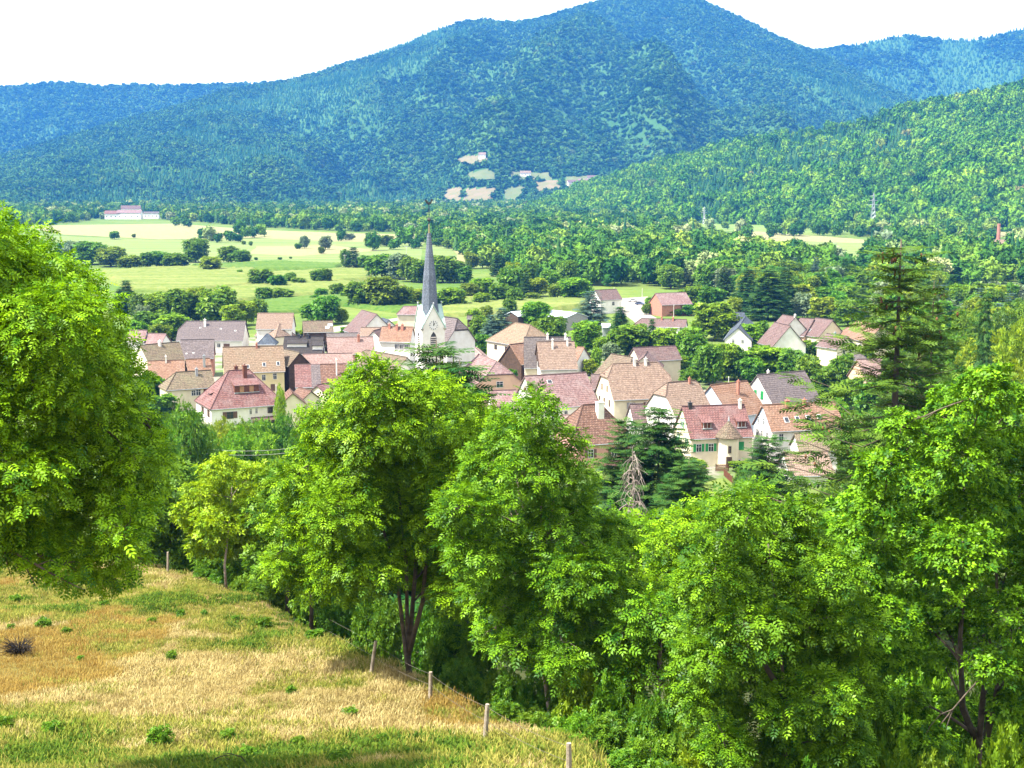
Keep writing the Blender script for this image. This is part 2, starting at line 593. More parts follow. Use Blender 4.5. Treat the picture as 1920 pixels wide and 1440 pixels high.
# ------------------------------------------------------------------ scatter (for what nobody could count)
def scatter(name, pts, rotz, scl, idx, sources, label, cat=None):
    n = len(pts)
    me = bpy.data.meshes.new(name)
    me.vertices.add(n)
    me.vertices.foreach_set('co', np.ascontiguousarray(pts, dtype=np.float32).ravel())
    a = me.attributes.new('rot', 'FLOAT_VECTOR', 'POINT')
    r = np.zeros((n, 3), np.float32)
    r[:, 2] = rotz
    a.data.foreach_set('vector', r.ravel())
    a = me.attributes.new('scl', 'FLOAT_VECTOR', 'POINT')
    a.data.foreach_set('vector', np.ascontiguousarray(scl, dtype=np.float32).ravel())
    a = me.attributes.new('pick', 'INT', 'POINT')
    a.data.foreach_set('value', np.ascontiguousarray(idx, dtype=np.int32))
    o = link(name, me)
    col = bpy.data.collections.new(name + '_pieces')
    for i, s in enumerate(sources):
        so = bpy.data.objects.new('%s_piece_%02d' % (name, i), s)
        col.objects.link(so)
    ng = bpy.data.node_groups.new(name + '_scatter', 'GeometryNodeTree')
    ng.interface.new_socket('Geometry', in_out='INPUT', socket_type='NodeSocketGeometry')
    ng.interface.new_socket('Geometry', in_out='OUTPUT', socket_type='NodeSocketGeometry')
    gi = ng.nodes.new('NodeGroupInput')
    go = ng.nodes.new('NodeGroupOutput')
    ip = ng.nodes.new('GeometryNodeInstanceOnPoints')
    ci = ng.nodes.new('GeometryNodeCollectionInfo')
    ci.inputs['Collection'].default_value = col
    ci.inputs['Separate Children'].default_value = True
    ci.inputs['Reset Children'].default_value = True
    def attr(nm, t):
        q = ng.nodes.new('GeometryNodeInputNamedAttribute')
        q.data_type = t
        q.inputs['Name'].default_value = nm
        return q.outputs['Attribute']
    e2r = ng.nodes.new('FunctionNodeEulerToRotation')
    ng.links.new(attr('rot', 'FLOAT_VECTOR'), e2r.inputs[0])
    ng.links.new(gi.outputs[0], ip.inputs['Points'])
    ng.links.new(ci.outputs[0], ip.inputs['Instance'])
    ip.inputs['Pick Instance'].default_value = True
    ng.links.new(attr('pick', 'INT'), ip.inputs['Instance Index'])
    ng.links.new(e2r.outputs[0], ip.inputs['Rotation'])
    ng.links.new(attr('scl', 'FLOAT_VECTOR'), ip.inputs['Scale'])
    ng.links.new(ip.outputs[0], go.inputs[0])
    md = o.modifiers.new('scatter', 'NODES')
    md.node_group = ng
    tag(o, label, cat, None, 'stuff')
    return o

# ------------------------------------------------------------------ foliage generators
def unit(v):
    return v / np.maximum(np.linalg.norm(v, axis=-1, keepdims=True), 1e-9)

def template(kind):
    """small leaf groups: verts (k,3), quads (m,4); unit length along +x, normal +z"""
    V, Q = [], []
    def leaf(o, d, l, w, droop=0.0, lift=0.0):
        o = np.array(o, float)
        d = unit(np.array(d, float))
        s = np.cross((0, 0, 1), d)
        b = len(V)
        V.append(o)
        V.append(o + d * l * 0.45 + s * w * 0.5 + np.array((0, 0, lift)))
        V.append(o + d * l + np.array((0, 0, -droop)))
        V.append(o + d * l * 0.45 - s * w * 0.5 + np.array((0, 0, lift)))
        Q.append((b, b + 1, b + 2, b + 3))
    if kind == 'pinnate':
        for x, l in ((0.22, .38), (0.50, .42), (0.76, .34)):
            z = -0.22 * x * x
            leaf((x, 0, z), (0.55, 0.85, 0), l, 0.17, 0.07, 0.01)
            leaf((x, 0, z), (0.55, -0.85, 0), l, 0.17, 0.07, 0.01)
        leaf((0.86, 0, -0.16), (1, 0, 0), 0.32, 0.15, 0.07, 0.01)
    elif kind == 'simple':
        for a, e, l in ((0, 0.1, .8), (1.1, 0.35, .7), (-1.1, 0.3, .7), (2.2, .5, .6), (-2.2, .45, .6), (0.5, .8, .6)):
            d = np.array((math.cos(a) * math.cos(e), math.sin(a) * math.cos(e), math.sin(e)))
            leaf((0.12 * math.cos(a), 0.12 * math.sin(a), 0), d, l, 0.42, 0.12, 0.03)
    elif kind == 'clump':
        for a, e, l in ((0, 0.1, .9), (2.1, .3, .8), (-2.1, .35, .8)):
            d = np.array((math.cos(a) * math.cos(e), math.sin(a) * math.cos(e), math.sin(e)))
            leaf((0, 0, 0), d, l, 0.7, 0.2, 0.08)
    elif kind == 'frond':
        leaf((0, 0, 0), (1, 0, 0), 1.0, 0.10, 0.12)
        for x, l in ((0.1, .42), (0.28, .42), (0.46, .36), (0.64, .28), (0.8, .2)):
            leaf((x, 0, -0.1 * x), (0.6, 0.8, 0), l, 0.11, 0.05)
            leaf((x, 0, -0.1 * x), (0.6, -0.8, 0), l, 0.11, 0.05)
    return np.array(V), np.array(Q)

TPL = {k: template(k) for k in ('pinnate', 'simple', 'clump', 'frond')}

def place_leaves(kind, P, X, N, S, rng):
    """instances of a leaf template: positions P, axis X, normal N, size S"""
    TV, TQ = TPL[kind]
    X = unit(X)
    Y = unit(np.cross(N, X))
    Z = np.cross(X, Y)
    S = np.asarray(S)[:, None, None]
    W = P[:, None, :] + S * (TV[None, :, 0:1] * X[:, None, :] + TV[None, :, 1:2] * Y[:, None, :] + TV[None, :, 2:3] * Z[:, None, :])
    n, k = len(P), len(TV)
    Q = (TQ[None] + (np.arange(n) * k)[:, None, None]).reshape(-1, 4)
    t = np.clip(rng.normal(0.45, 0.33, n), 0, 1)
    T = np.repeat(t, len(TQ))
    return W.reshape(-1, 3), Q, T

def lobe_leaves(lobes, dens, size, kind, rng, droop=0.35, flat=0.8, inner=0.5, up=0.35):
    """leaf groups through the outer shell of each lobe (x, y, z, r)"""
    Ps, Xs, Ns, Ss = [], [], [], []
    L = np.array(lobes, float)
    for i, (x, y, z, r) in enumerate(L):
        n = max(6, int(dens * r * r))
        d = unit(rng.normal(size=(n, 3)))
        d[:, 2] = np.where((d[:, 2] < -0.2) & (rng.random(n) < up), -d[:, 2], d[:, 2])
        rad = r * (inner + (1 - inner) * rng.random(n) ** 0.6)
        rad *= 1 + 0.22 * np.sin(d[:, 0] * 5 + i) * np.cos(d[:, 1] * 4 + 2 * i) + 0.12 * np.sin(d[:, 2] * 9 + i * 1.7)
        P = np.array((x, y, z)) + d * rad[:, None] * np.array((1, 1, flat))
        # leave out what lies deep in another lobe
        keep = np.ones(n, bool)
        for j, (a, b, c, q) in enumerate(L):
            if j != i:
                dd = (P - np.array((a, b, c))) / np.array((1, 1, flat))
                keep &= np.einsum('ij,ij->i', dd, dd) > (0.45 * q) ** 2
        P, d = P[keep], d[keep]
        m = len(P)
        X = d * np.array((1, 1, 0.6)) + rng.normal(size=(m, 3)) * 0.45 + np.array((0, 0, -droop))
        N = np.array((0, 0, 0.9)) + d * 0.6 + rng.normal(size=(m, 3)) * 0.4
        Ps.append(P); Xs.append(X); Ns.append(N)
        Ss.append(size * rng.uniform(0.65, 1.25, m))
    return place_leaves(kind, np.concatenate(Ps), np.concatenate(Xs), np.concatenate(Ns), np.concatenate(Ss), rng)

def curve_pts(a, b, bend, n=6):
    a, b = np.array(a, float), np.array(b, float)
    m = (a + b) / 2 + np.array(bend)
    t = np.linspace(0, 1, n)[:, None]
    return (1 - t) ** 2 * a + 2 * t * (1 - t) * m + t * t * b

def limb_tree(mb, base, stems, lobes, rng, r0, sides=7):
    """stems: list of polylines (world points) from the base up; every lobe gets a limb from its nearest lower stem point"""
    sp = []
    for s in stems:
        s = [np.array(p, float) for p in s]
        rr = np.linspace(1, 0.22, len(s)) * r0 * (0.9 if len(stems) > 1 else 1)
        mb.tube(s, list(rr), sides)
        for i in range(len(s) - 1):
            for t in (0, 0.33, 0.66):
                sp.append((s[i] * (1 - t) + s[i + 1] * t, rr[i]))
    for (x, y, z, r) in sorted(lobes, key=lambda l: -l[2]):
        c = np.array((x, y, z))
        P = np.array([p for p, _ in sp])
        dv = c - P
        h = np.linalg.norm(dv[:, :2], axis=1)
        hung = np.array([q < 0.05 for _, q in sp])
        cost = np.linalg.norm(dv, axis=1) + np.where((dv[:, 2] < 0.45 * h) & ~hung, 3.0 + h, 0) + np.where(hung, 0.8, 0)
        k = int(np.argmin(cost))
        a, ra = sp[k]
        ra = min(ra * 0.55, 0.10)
        pts = curve_pts(a, c, (rng.normal() * 0.2, rng.normal() * 0.2, 0.25 * h[k] * 0.5))
        mb.tube(pts, list(np.linspace(max(ra, 0.03), 0.014, len(pts))), 5, cap=False)
        sp.append((c, 0.045))
        for q in range(4):
            e = c + unit(rng.normal(size=3)) * r * 0.85 * np.array((1, 1, 0.8))
            st = pts[3] if q % 2 else pts[4]
            tw = curve_pts(st, e, rng.normal(size=3) * 0.15, 4)
            mb.tube(tw, [0.02, 0.014, 0.01, 0.006], 4, cap=False)

def near_tree(name, label, lobes, stems, leafk, mat, dens, size, r0, seed, bark='bark', group=None, cat='tree', droop=0.35, extra=None, flat=0.8):
    rng = np.random.default_rng(seed)
    base = np.array(stems[0][0], float)
    root = empty(name, base)
    tag(root, label, cat, group)
    mb = MB()
    limb_tree(mb, base, stems, lobes, rng, r0)
    if extra:
        for pts, radii in extra:
            mb.tube(pts, radii, 5, cap=False)
    me = mb.mesh('trunk', M[bark], True)
    me.transform(Matrix.Translation(-Vector(base)))
    link('trunk', me, root)
    V, Q, T = lobe_leaves(lobes, dens, size, leafk, rng, droop, flat)
    link('crown', mesh_np('crown', V - base, Q, M[mat], T), root)
    return root

def px_lobes(items, dist, seed, spread=None, scale=1.0):
    """lobes given as (px, py, r px[, depth offset]) around a tree standing at that distance"""
    rng = np.random.default_rng(seed)
    xs_ = [i[0] for i in items]
    cx = (min(xs_) + max(xs_)) / 2
    hw = (max(xs_) - min(xs_)) / 2 + 1
    if spread is None:
        spread = hw / FPX * dist * 0.8
    out = []
    for k, it in enumerate(items):
        dx = (it[0] - cx) / hw
        m = spread * math.sqrt(max(0.05, 1 - dx * dx * 0.8))
        dy = it[3] if len(it) > 3 else (-1, 0.6, -0.35, 1, -0.75, 0.25)[k % 6] * m * rng.uniform(0.7, 1.0)
        p = atd(it[0], it[1], dist + dy)
        out.append((p[0], p[1], p[2], it[2] / FPX * dist * scale))
    return out

# unit trees (height 1, crown about as wide as given), shared by copies
def unit_broadleaf(seed, kind='clump', n=2600, width=0.42, low=0.12, size=0.06, mat='mid', lobn=22, shape='round'):
    rng = np.random.default_rng(seed)
    lobes = []
    for i in range(lobn):
        t = (i + 0.5) / lobn
        zc = low + 0.1 + (0.86 - low - 0.1) * t
        if shape == 'round':
            prof = math.sqrt(max(0.04, 1 - ((zc - 0.52) / 0.48) ** 2))
        elif shape == 'tall':
            prof = 0.55 + 0.45 * math.sin(math.pi * min(1, (zc - low) / (1 - low)))
        else:
            prof = math.sqrt(max(0.04, 1 - ((zc - 0.35) / 0.65) ** 2))
        a = i * 2.39996 + rng.uniform(-0.4, 0.4)
        rr = width * prof * rng.uniform(0.35, 0.78)
        lobes.append((rr * math.cos(a), rr * math.sin(a), zc, width * rng.uniform(0.32, 0.48) * (0.7 + 0.3 * prof)))
    lobes.append((0, 0, 0.55, width * 0.55))
    dens = n / sum(l[3] ** 2 for l in lobes)
    V, Q, T = lobe_leaves(lobes, dens, size, kind, rng, 0.25, 0.85)
    top = V[:, 2].max()
    V /= top
    crown = mesh_np('crown', V, Q, M[mat], T)
    mb = MB()
    mb.tube([(0, 0, -0.03), (0.005, 0, low + 0.1), (0, 0.01, 0.5), (0, 0, 0.75)], [0.028, 0.022, 0.014, 0.005], 6)
    for l in lobes[::3]:
        mb.tube(curve_pts((0, 0, max(low, l[2] - 0.3)), l[:3], (0, 0, 0.03), 4), [0.01, 0.008, 0.005, 0.003], 4, cap=False)
    return crown, mb.mesh('trunk', M['bark'], True)

def unit_conifer(seed, whorls=24, width=0.2, mat='needle', per=7, frond=0.11, droop=0.3, gap=0.1, sub=5, ragged=0.25, upturn=0.0, cones=0, power=0.8):
    rng = np.random.default_rng(seed)
    P, X, N, S = [], [], [], []
    mb = MB()
    mb.tube([(0, 0, -0.03), (0, 0, 0.5), (0, 0, 0.99)], [0.009, 0.006, 0.001], 6)
    C = []
    for w in range(whorls):
        t = (w + rng.uniform(0, 0.6)) / whorls
        z = gap + (0.985 - gap) * t
        R = width * (1 - t) ** power * rng.uniform(1 - ragged, 1 + ragged * 0.6) + 0.008
        for b in range(per):
            if rng.random() < ragged * 0.5:
                continue
            a = 2 * math.pi * (b + rng.uniform(-0.35, 0.35)) / per + w * 1.1
            r = R * rng.uniform(1 - 1.4 * ragged, 1.15)
            d = np.array((math.cos(a), math.sin(a), 0))
            sd0 = np.array((-d[1], d[0], 0))
            bw = rng.normal() * 0.25
            f = lambda q: np.array((0, 0, z)) + d * r * q + sd0 * bw * r * q * q + np.array((0, 0, -droop * r * q + (droop * 0.55 + upturn) * r * q ** 3))
            mb.tube([tuple(f(0)), tuple(f(.5)), tuple(f(1))], [0.0032 * (1.2 - t), 0.0022 * (1.2 - t), 0.0006], 3, cap=False)
            m = max(2, int(sub * (r / width) + 1.5))
            for q in range(m):
                s = (q + 0.5 + rng.uniform(-.2, .2)) / m
                if s < 0.12 and r > 0.4 * width:
                    continue
                for k in (-1, 1):
                    P.append(f(min(1, s)))
                    X.append(d * 0.8 + sd0 * k * rng.uniform(0.1, 1.0) + np.array((0, 0, rng.uniform(-0.8, 0.15) * (0.5 + ragged) + upturn)))
                    N.append(np.array((0, 0, 1)) + rng.normal(size=3) * (0.3 + ragged * 0.5))
                    S.append(frond * rng.uniform(0.6, 1.2) * (0.5 + 0.5 * min(1, r / width * 1.6)))
            P.append(f(.97)); X.append(d + np.array((0, 0, upturn))); N.append(np.array((0, 0, 1.0))); S.append(frond)
            if cones and rng.random() < cones * (0.3 + t):
                for q in range(3):
                    C.append(f(rng.uniform(.5, 1)) + rng.normal(size=3) * 0.004)
    V, Q, T = place_leaves('frond', np.array(P), np.array(X), np.array(N), np.array(S), rng)
    me = mesh_np('crown', V, Q, M[mat], T)
    if C:
        mbc = MB()
        for c in C:
            mbc.tube([c, c + np.array((0, 0, -0.006)), c + np.array((0, 0, -0.012))], [0.0012, 0.0022, 0.0008], 5)
        b0 = len(mb.v)
        mb.v += mbc.v
        mb.f += [tuple(i + b0 for i in f) for f in mbc.f]
        mb.m += [1] * len(mbc.f)
    return me, mb.mesh('trunk', [M['bark'], M['cone']], True)

def plant(unit_meshes, name, label, base, h, w=1.0, rot=None, group=None, cat='tree', parts=True, rng=random):
    """one tree from shared meshes: an Empty at its foot with trunk and crown"""
    root = empty(name, base, rng.uniform(0, 6.28) if rot is None else rot)
    root.scale = (h * w, h * w, h)
    tag(root, label, cat, group)
    link('crown', unit_meshes[0], root)
    link('trunk', unit_meshes[1], root)
    return root

# ------------------------------------------------------------------ mountains
def sil(pts):
    a = np.array(pts, float)
    return lambda u: np.interp(u, a[:, 0], a[:, 1])

def zray(px, py, y):
    b = (720.0 - py) / FPX
    return CAMZ + y * (-_sp + b * _cp) / (_cp + b * _sp)

class Range:
    """a range with crest line seen at crest(u) pixels, standing between v0 (foot) and v1 (crest) metres away"""
    def __init__(self, crest, v0, v1, spurs=(), amp=0.15, power=1.2, seed=0, rough=1.0):
        self.crest, self.v0, self.v1, self.spurs, self.amp, self.power, self.seed, self.rough = crest, v0, v1, spurs, amp, power, seed, rough
    def pos(self, u, t):
        v0, v1 = self.v0(u), self.v1(u)
        v = v0 + (v1 - v0) * t
        hc = zray(u, self.crest(u), v1)
        tt = np.clip(t, 0, 1)
        p = 0.3 * tt + 0.7 * tt ** self.power
        h = hc * p
        x = (u - 960) / FPX * v
        env = np.clip(t, 0, 1) ** 0.8 * np.clip(1.0 - t, 0, 1) * 2.4
        n = fbm(x / (620 * self.rough) + self.seed * 9.1 + v / 2600, v / (1500 * self.rough) + self.seed * 3.3, 5)
        rid = 0.42 - np.abs(n)
        h = h + hc * self.amp * env * rid
        for (u0, t0, u1, t1, wid, am) in self.spurs:
            # a spur runs from (u0, t0) to (u1, t1)
            k = np.clip((t - t0) / (t1 - t0), 0, 1)
            uc = u0 + (u1 - u0) * k
            inside = np.clip((t - min(t0, t1)) / 0.15, 0, 1) * np.clip((max(t0, t1) - t) / 0.4, 0, 1)
            h = h + am * hc * np.exp(-((u - uc) / wid) ** 2) * inside
        back = np.clip(t - 1, 0, 5)
        h = h * np.clip(1 - 0.9 * back, 0, 1)
        h = h - 6 * (t <= 0.001)
        return np.stack([x, v, h], -1)
    def mesh(self, name, mat, u0, u1, nu, nt_, tmax=1.25):
        U = np.linspace(u0, u1, nu)
        T = np.concatenate([np.linspace(0, 1, nt_), np.linspace(1, tmax, 8)[1:]])
        UU, TT = np.meshgrid(U, T)
        P = self.pos(UU, TT)
        nx_, ny_ = len(U), len(T)
        I_ = (np.arange(ny_ - 1)[:, None] * nx_ + np.arange(nx_ - 1)[None, :]).ravel()
        o = link(name, mesh_np(name, P.reshape(-1, 3), np.stack([I_, I_ + 1, I_ + nx_ + 1, I_ + nx_], 1), mat, smooth=True))
        tag(o, kind='structure')
        return o
    def points(self, u0, u1, spacing, rng, tmax=1.03):
        # even cover by ground area, in strips of distance
        out = []
        t = 0.0
        um = np.array([(u0 + u1) / 2])
        depth = float((self.v1(um) - self.v0(um))[0])
        dt = spacing / depth
        while t < tmax:
            v = float((self.v0(um) + (self.v1(um) - self.v0(um)) * t)[0])
            n = int((u1 - u0) / FPX * v / spacing)
            u = u0 + (u1 - u0) * (np.arange(n) + rng.random(n) * 0.9) / n
            out.append(self.pos(u, t + (rng.random(n) - 0.5) * dt))
            t += dt
        return np.concatenate(out)

M['forest_floor'] = plainmat('forest_floor', (0.028, 0.085, 0.02), (0.05, 0.12, 0.025), 0.01, 0.95, obj=False)
flat_v = lambda v: (lambda u: np.full_like(np.asarray(u, float), v))

c_main = sil([(-1200, 420), (-700, 372), (-300, 345), (0, 300), (130, 262), (250, 226), (350, 200), (430, 172), (530, 156), (600, 140), (700, 106), (770, 82), (820, 58), (868, 42), (905, 38), (960, 44), (1000, 38), (1080, 14), (1130, -2), (1200, -12), (1290, -6), (1330, 12), (1385, 38), (1430, 62), (1480, 84), (1530, 104), (1600, 140), (1680, 180), (1780, 230), (1900, 280), (2200, 330), (2900, 380)])
main_range = Range(c_main, sil([(-1200, 2750), (0, 2850), (600, 2950), (960, 3050), (1300, 3000), (2900, 2800)]), sil([(-1200, 3900), (0, 4300), (500, 5000), (900, 5600), (1250, 5800), (1500, 5500), (1900, 4600), (2900, 4200)]),
    spurs=[(880, 0.02, 1150, 0.9, 80, 0.16), (430, 0.0, 760, 0.85, 70, 0.13), (1250, 0.02, 1210, 0.8, 60, 0.13), (180, 0.0, 420, 0.9, 60, 0.10), (1480, 0.05, 1380, 0.85, 50, 0.13), (640, 0.05, 930, 0.9, 50, 0.12)], amp=0.42, power=1.25, seed=1)
c_left = sil([(-1500, 190), (-500, 175), (0, 165), (60, 162), (120, 155), (160, 158), (205, 164), (250, 160), (300, 162), (420, 160), (540, 155), (700, 170), (1000, 220), (2000, 330)])
left_range = Range(c_left, flat_v(4700), flat_v(6300), amp=0.13, power=1.15, seed=2)
c_right = sil([(900, 330), (1200, 220), (1400, 130), (1480, 100), (1540, 92), (1600, 84), (1650, 72), (1690, 67), (1740, 74), (1800, 78), (1850, 66), (1900, 54), (1960, 46), (2200, 40), (2700, 60), (3400, 120)])
right_range = Range(c_right, flat_v(4500), flat_v(6200), amp=0.15, power=1.15, seed=3)
c_hill = sil([(960, 420), (1020, 392), (1080, 362), (1160, 338), (1240, 312), (1330, 290), (1420, 270), (1500, 258), (1560, 244), (1640, 224), (1720, 208), (1800, 190), (1870, 175), (1920, 164), (2100, 130), (2500, 90), (3200, 80)])
hill = Range(c_hill, sil([(960, 2450), (1100, 2250), (1280, 1830), (1500, 1700), (1700, 1560), (1920, 1480), (2500, 1300), (3200, 1200)]), sil([(960, 2700), (1200, 2650), (1500, 2500), (1920, 2350), (3200, 2200)]), amp=0.16, power=1.1, seed=4, rough=0.5,
    spurs=[(1500, 0.0, 1620, 0.9, 60, 0.06), (1800, 0.0, 1850, 0.9, 70, 0.06)])

main_range.mesh('mountain', M['forest_floor'], -1200, 2900, 240, 90)
left_range.mesh('mountain', M['forest_floor'], -1500, 2000, 120, 40)
right_range.mesh('mountain', M['forest_floor'], 900, 3400, 120, 40)
hill.mesh('wooded_hill', M['forest_floor'], 960, 3200, 160, 60)

# forest pieces
def crown_piece(seed, mat, lumps=7, leaves=120, size=0.34):
    """a crown of radius about 1 on z 0..~1.9: a lumpy body under leaf clumps"""
    rng = np.random.default_rng(seed)
    L = [(0, 0, 0.85, 0.75)]
    for i in range(lumps):
        a = i * 2.4 + rng.uniform(-.3, .3)
        r = rng.uniform(0.35, 0.6)
        L.append((r * math.cos(a), r * math.sin(a), rng.uniform(0.45, 1.35), rng.uniform(0.36, 0.52)))
    bm = bmesh.new()
    for (x, y, z, r) in L:
        bmesh.ops.create_icosphere(bm, subdivisions=1, radius=r * 0.86, matrix=Matrix.Translation((x, y, z)))
    V1 = np.array([v.co for v in bm.verts])
    F1 = np.array([[v.index for v in f.verts] for f in bm.faces]) if False else None
    bm.verts.index_update()
    F1 = np.array([[v.index for v in f.verts] for f in bm.faces])
    bm.free()
    V1 = V1 + rng.normal(size=V1.shape) * 0.045
    V2, Q2, T2 = lobe_leaves(L, leaves / sum(l[3] ** 2 for l in L), size, 'clump', rng, 0.2, 0.9, 0.8)
    F = np.concatenate([F1, Q2[:, [0, 1, 2]] + len(V1), Q2[:, [0, 2, 3]] + len(V1)])
    T = np.concatenate([rng.uniform(0.3, 0.6, len(F1)), T2, T2])
    return mesh_np('crown_piece', np.concatenate([V1, V2]), F, mat, T)

def cone_piece(seed, mat):
    rng = np.random.default_rng(seed)
    V, Fc = [], []
    tiers = 7
    for i in range(tiers):
        z0 = 0.15 + 1.75 * i / tiers
        r = 0.85 * (1 - i / tiers) ** 0.85 + 0.06
        b = len(V)
        V.append((0, 0, z0 + 0.6))
        k = 9
        for j in range(k):
            a = 2 * math.pi * j / k + i
            q = r * (1.0 if j % 2 else 0.62) * rng.uniform(0.85, 1.15)
            V.append((q * math.cos(a), q * math.sin(a), z0 - 0.1 * q * (j % 2) + rng.uniform(-.05, .05)))
        for j in range(k):
            Fc.append((b, b + 1 + j, b + 1 + (j + 1) % k))
    return mesh_np('cone_piece', np.array(V), np.array(Fc), mat, rng.uniform(0.3, 0.7, len(Fc)))

far_src = [crown_piece(20 + i, M['forest'], 6, 46, 0.5) for i in range(4)] + [cone_piece(30 + i, M['forest_con']) for i in range(2)]
near_src = [crown_piece(40 + i, M['forest_bright'], 9, 260, 0.3) for i in range(5)] + [cone_piece(50 + i, M['forest_con']) for i in range(2)]

# clearings on the lower slope (photograph pixels)
CLEAR = [[(858, 300), (872, 293), (912, 293), (914, 304), (890, 309), (866, 307)],
         [(834, 356), (866, 352), (864, 383), (832, 384)],
         [(866, 382), (874, 356), (930, 352), (922, 381)],
         [(876, 326), (912, 318), (934, 326), (930, 336), (884, 342)],
         [(945, 358), (972, 348), (985, 352), (970, 380), (948, 380)],
         [(955, 322), (1030, 326), (1036, 338), (990, 340), (958, 332)],
         [(1004, 342), (1046, 338), (1052, 354), (1008, 362)],
         [(1062, 332), (1122, 330), (1130, 346), (1092, 358), (1058, 354)],
         [(1040, 366), (1090, 362), (1095, 376), (1042, 380)]]

def forest(name, rng_, u0, u1, spacing, rad, seed, sources, ncon, conmask, label, clear=(), tmax=1.02, hs=1.0, sink=0.0):
    rng = np.random.default_rng(seed)
    P = rng_.points(u0, u1, spacing, rng, tmax)
    px = vproject(P)
    keep = (px[:, 0] > -260) & (px[:, 0] < 2180)
    for c in clear:
        keep &= ~inpoly(px, c)
    P, px = P[keep], px[keep]
    n = len(P)
    cm = conmask(px, P, rng)
    nb = len(sources) - 2
    idx = np.where(cm, nb + rng.integers(0, 2, n), rng.integers(0, nb, n))
    s = rad * rng.uniform(0.65, 1.3, n)
    sc = np.stack([s, s, s * rng.uniform(0.85, 1.3, n) * hs], 1)
    sc[cm] *= np.array((0.72, 0.72, 0.85 if hs < 1 else 0.62))
    P[:, 2] -= sink * s
    return scatter(name, P, rng.uniform(0, 6.28, n), sc, idx, sources, label, 'forest')

def con_far(px, P, rng):
    f = fbm(P[:, 0] / 300, P[:, 1] / 300, 3)
    # noise patches of darker conifers, set to stand in for shade on the folds
    h = np.stack([P[:, 0], P[:, 1]], 1)
    f = f - 0.9 * fbm(P[:, 0] / 620 + 9.1, P[:, 1] / 1500 + 3.3, 3)
    return (f + rng.normal(size=len(P)) * 0.3) > 0.6
band = [(1225, 400), (1330, 330), (1480, 262), (1640, 226), (1700, 232), (1720, 300), (1560, 330), (1420, 362), (1330, 420)]
def con_hill(px, P, rng):
    return (inpoly(px, band) & (rng.random(len(P)) < 0.85)) | (rng.random(len(P)) < 0.05)

forest('forest', main_range, -400, 2400, 12.0, 7.6, 11, far_src, 2, con_far, 'mixed wood covering the blue-green mountain behind the valley', CLEAR, hs=0.9, sink=0.4)
forest('forest', left_range, -400, 1000, 17, 10, 12, far_src, 2, con_far, 'distant wood on the low blue ridge beyond the mountain', hs=0.8, sink=0.3)
forest('forest', right_range, 1100, 2400, 16, 9.5, 13, far_src, 2, con_far, 'distant wood on the blue ridge right of the peak', hs=0.9, sink=0.3)
forest('forest', hill, 985, 2400, 10.5, 7.0, 14, near_src, 2, con_hill, 'bright green wood on the hill that closes the valley', tmax=1.01, hs=1.25)

# clearings as sheets on the slope
M['clearing'] = plainmat('dry_clearing', (0.19, 0.14, 0.08), (0.13, 0.13, 0.05), 0.05, 0.95, obj=False)
M['clearing_g'] = plainmat('green_clearing', (0.09, 0.12, 0.04), (0.12, 0.13, 0.05), 0.05, 0.95, obj=False)
U, T = np.meshgrid(np.linspace(800, 1160, 190), np.linspace(0.0, 0.55, 150))
P = main_range.pos(U, T)
pp = vproject(P.reshape(-1, 3)).reshape(*U.shape, 2)
cq = (pp[:-1, :-1] + pp[1:, 1:]) / 2
for ci, poly in enumerate(CLEAR):
    mk = inpoly(cq.reshape(-1, 2), poly).reshape(cq.shape[:2])
    ii, jj = np.nonzero(mk)
    if len(ii) == 0:
        continue
    w = U.shape[1]
    Vv = P.reshape(-1, 3) + np.array((0, 0, 1.6))
    q = np.stack([ii * w + jj, ii * w + jj + 1, (ii + 1) * w + jj + 1, (ii + 1) * w + jj], 1)
    used, inv = np.unique(q, return_inverse=True)
    o = link('hillside_field', mesh_np('hillside_field', Vv[used], inv.reshape(-1, 4), M['clearing' if ci in (0, 1, 2, 6) else 'clearing_g'], smooth=True))
    tag(o, kind='structure')

def hit_range(r, px, py):
    t = np.linspace(0.0, 1.0, 900)
    Q = r.pos(np.full(900, float(px)), t)
    q = vproject(Q)[:, 1]
    k = int(np.argmin(np.abs(q - py)))
    return Q[k]

# ------------------------------------------------------------------ fields of the valley floor
M['green'] = plainmat('green_meadow', (0.098, 0.172, 0.033), (0.148, 0.205, 0.041), 0.03, 0.95, obj=False)
M['yellow'] = plainmat('yellow_meadow', (0.213, 0.213, 0.057), (0.148, 0.189, 0.041), 0.04, 0.95, obj=False)
M['gravel'] = plainmat('pale_gravel', (0.295, 0.262, 0.221), (0.230, 0.205, 0.172), 0.3, 0.95, obj=False)
M['asphalt'] = plainmat('asphalt', (0.20, 0.19, 0.18), (0.15, 0.15, 0.15), 0.4, 0.95, obj=False)

def rowmat(name, c1, c2, rot, scale):
    m, nt, out = newmat(name)
    p = nd(nt, 'ShaderNodeBsdfPrincipled')
    p.inputs['Roughness'].default_value = 0.95
    p.inputs['Specular IOR Level'].default_value = 0.05
    lk(nt, p.outputs[0], out.inputs['Surface'])
    geo = nd(nt, 'ShaderNodeNewGeometry')
    co = mapping(nt, geo.outputs['Position'], (0.05, 1, 0.2), (0, 0, rot))
    f = noise(nt, co, scale, 3, 0.6, 0.35, 0.65)
    f2 = noise(nt, geo.outputs['Position'], 0.9, 4, 0.7, 0.3, 0.7)
    c = mix(nt, f, c1, c2)
    lk(nt, mix(nt, f2, c, mix(nt, 1.0, c, (0.7, 0.75, 0.6), 'MULTIPLY')), p.inputs['Base Color'])
    return m
M['maize'] = rowmat('maize', (0.107, 0.156, 0.033), (0.197, 0.213, 0.066), 0.15, 0.25)
M['hay'] = rowmat('mown_hay', (0.225, 0.225, 0.105), (0.27, 0.245, 0.125), 0.06, 0.14)
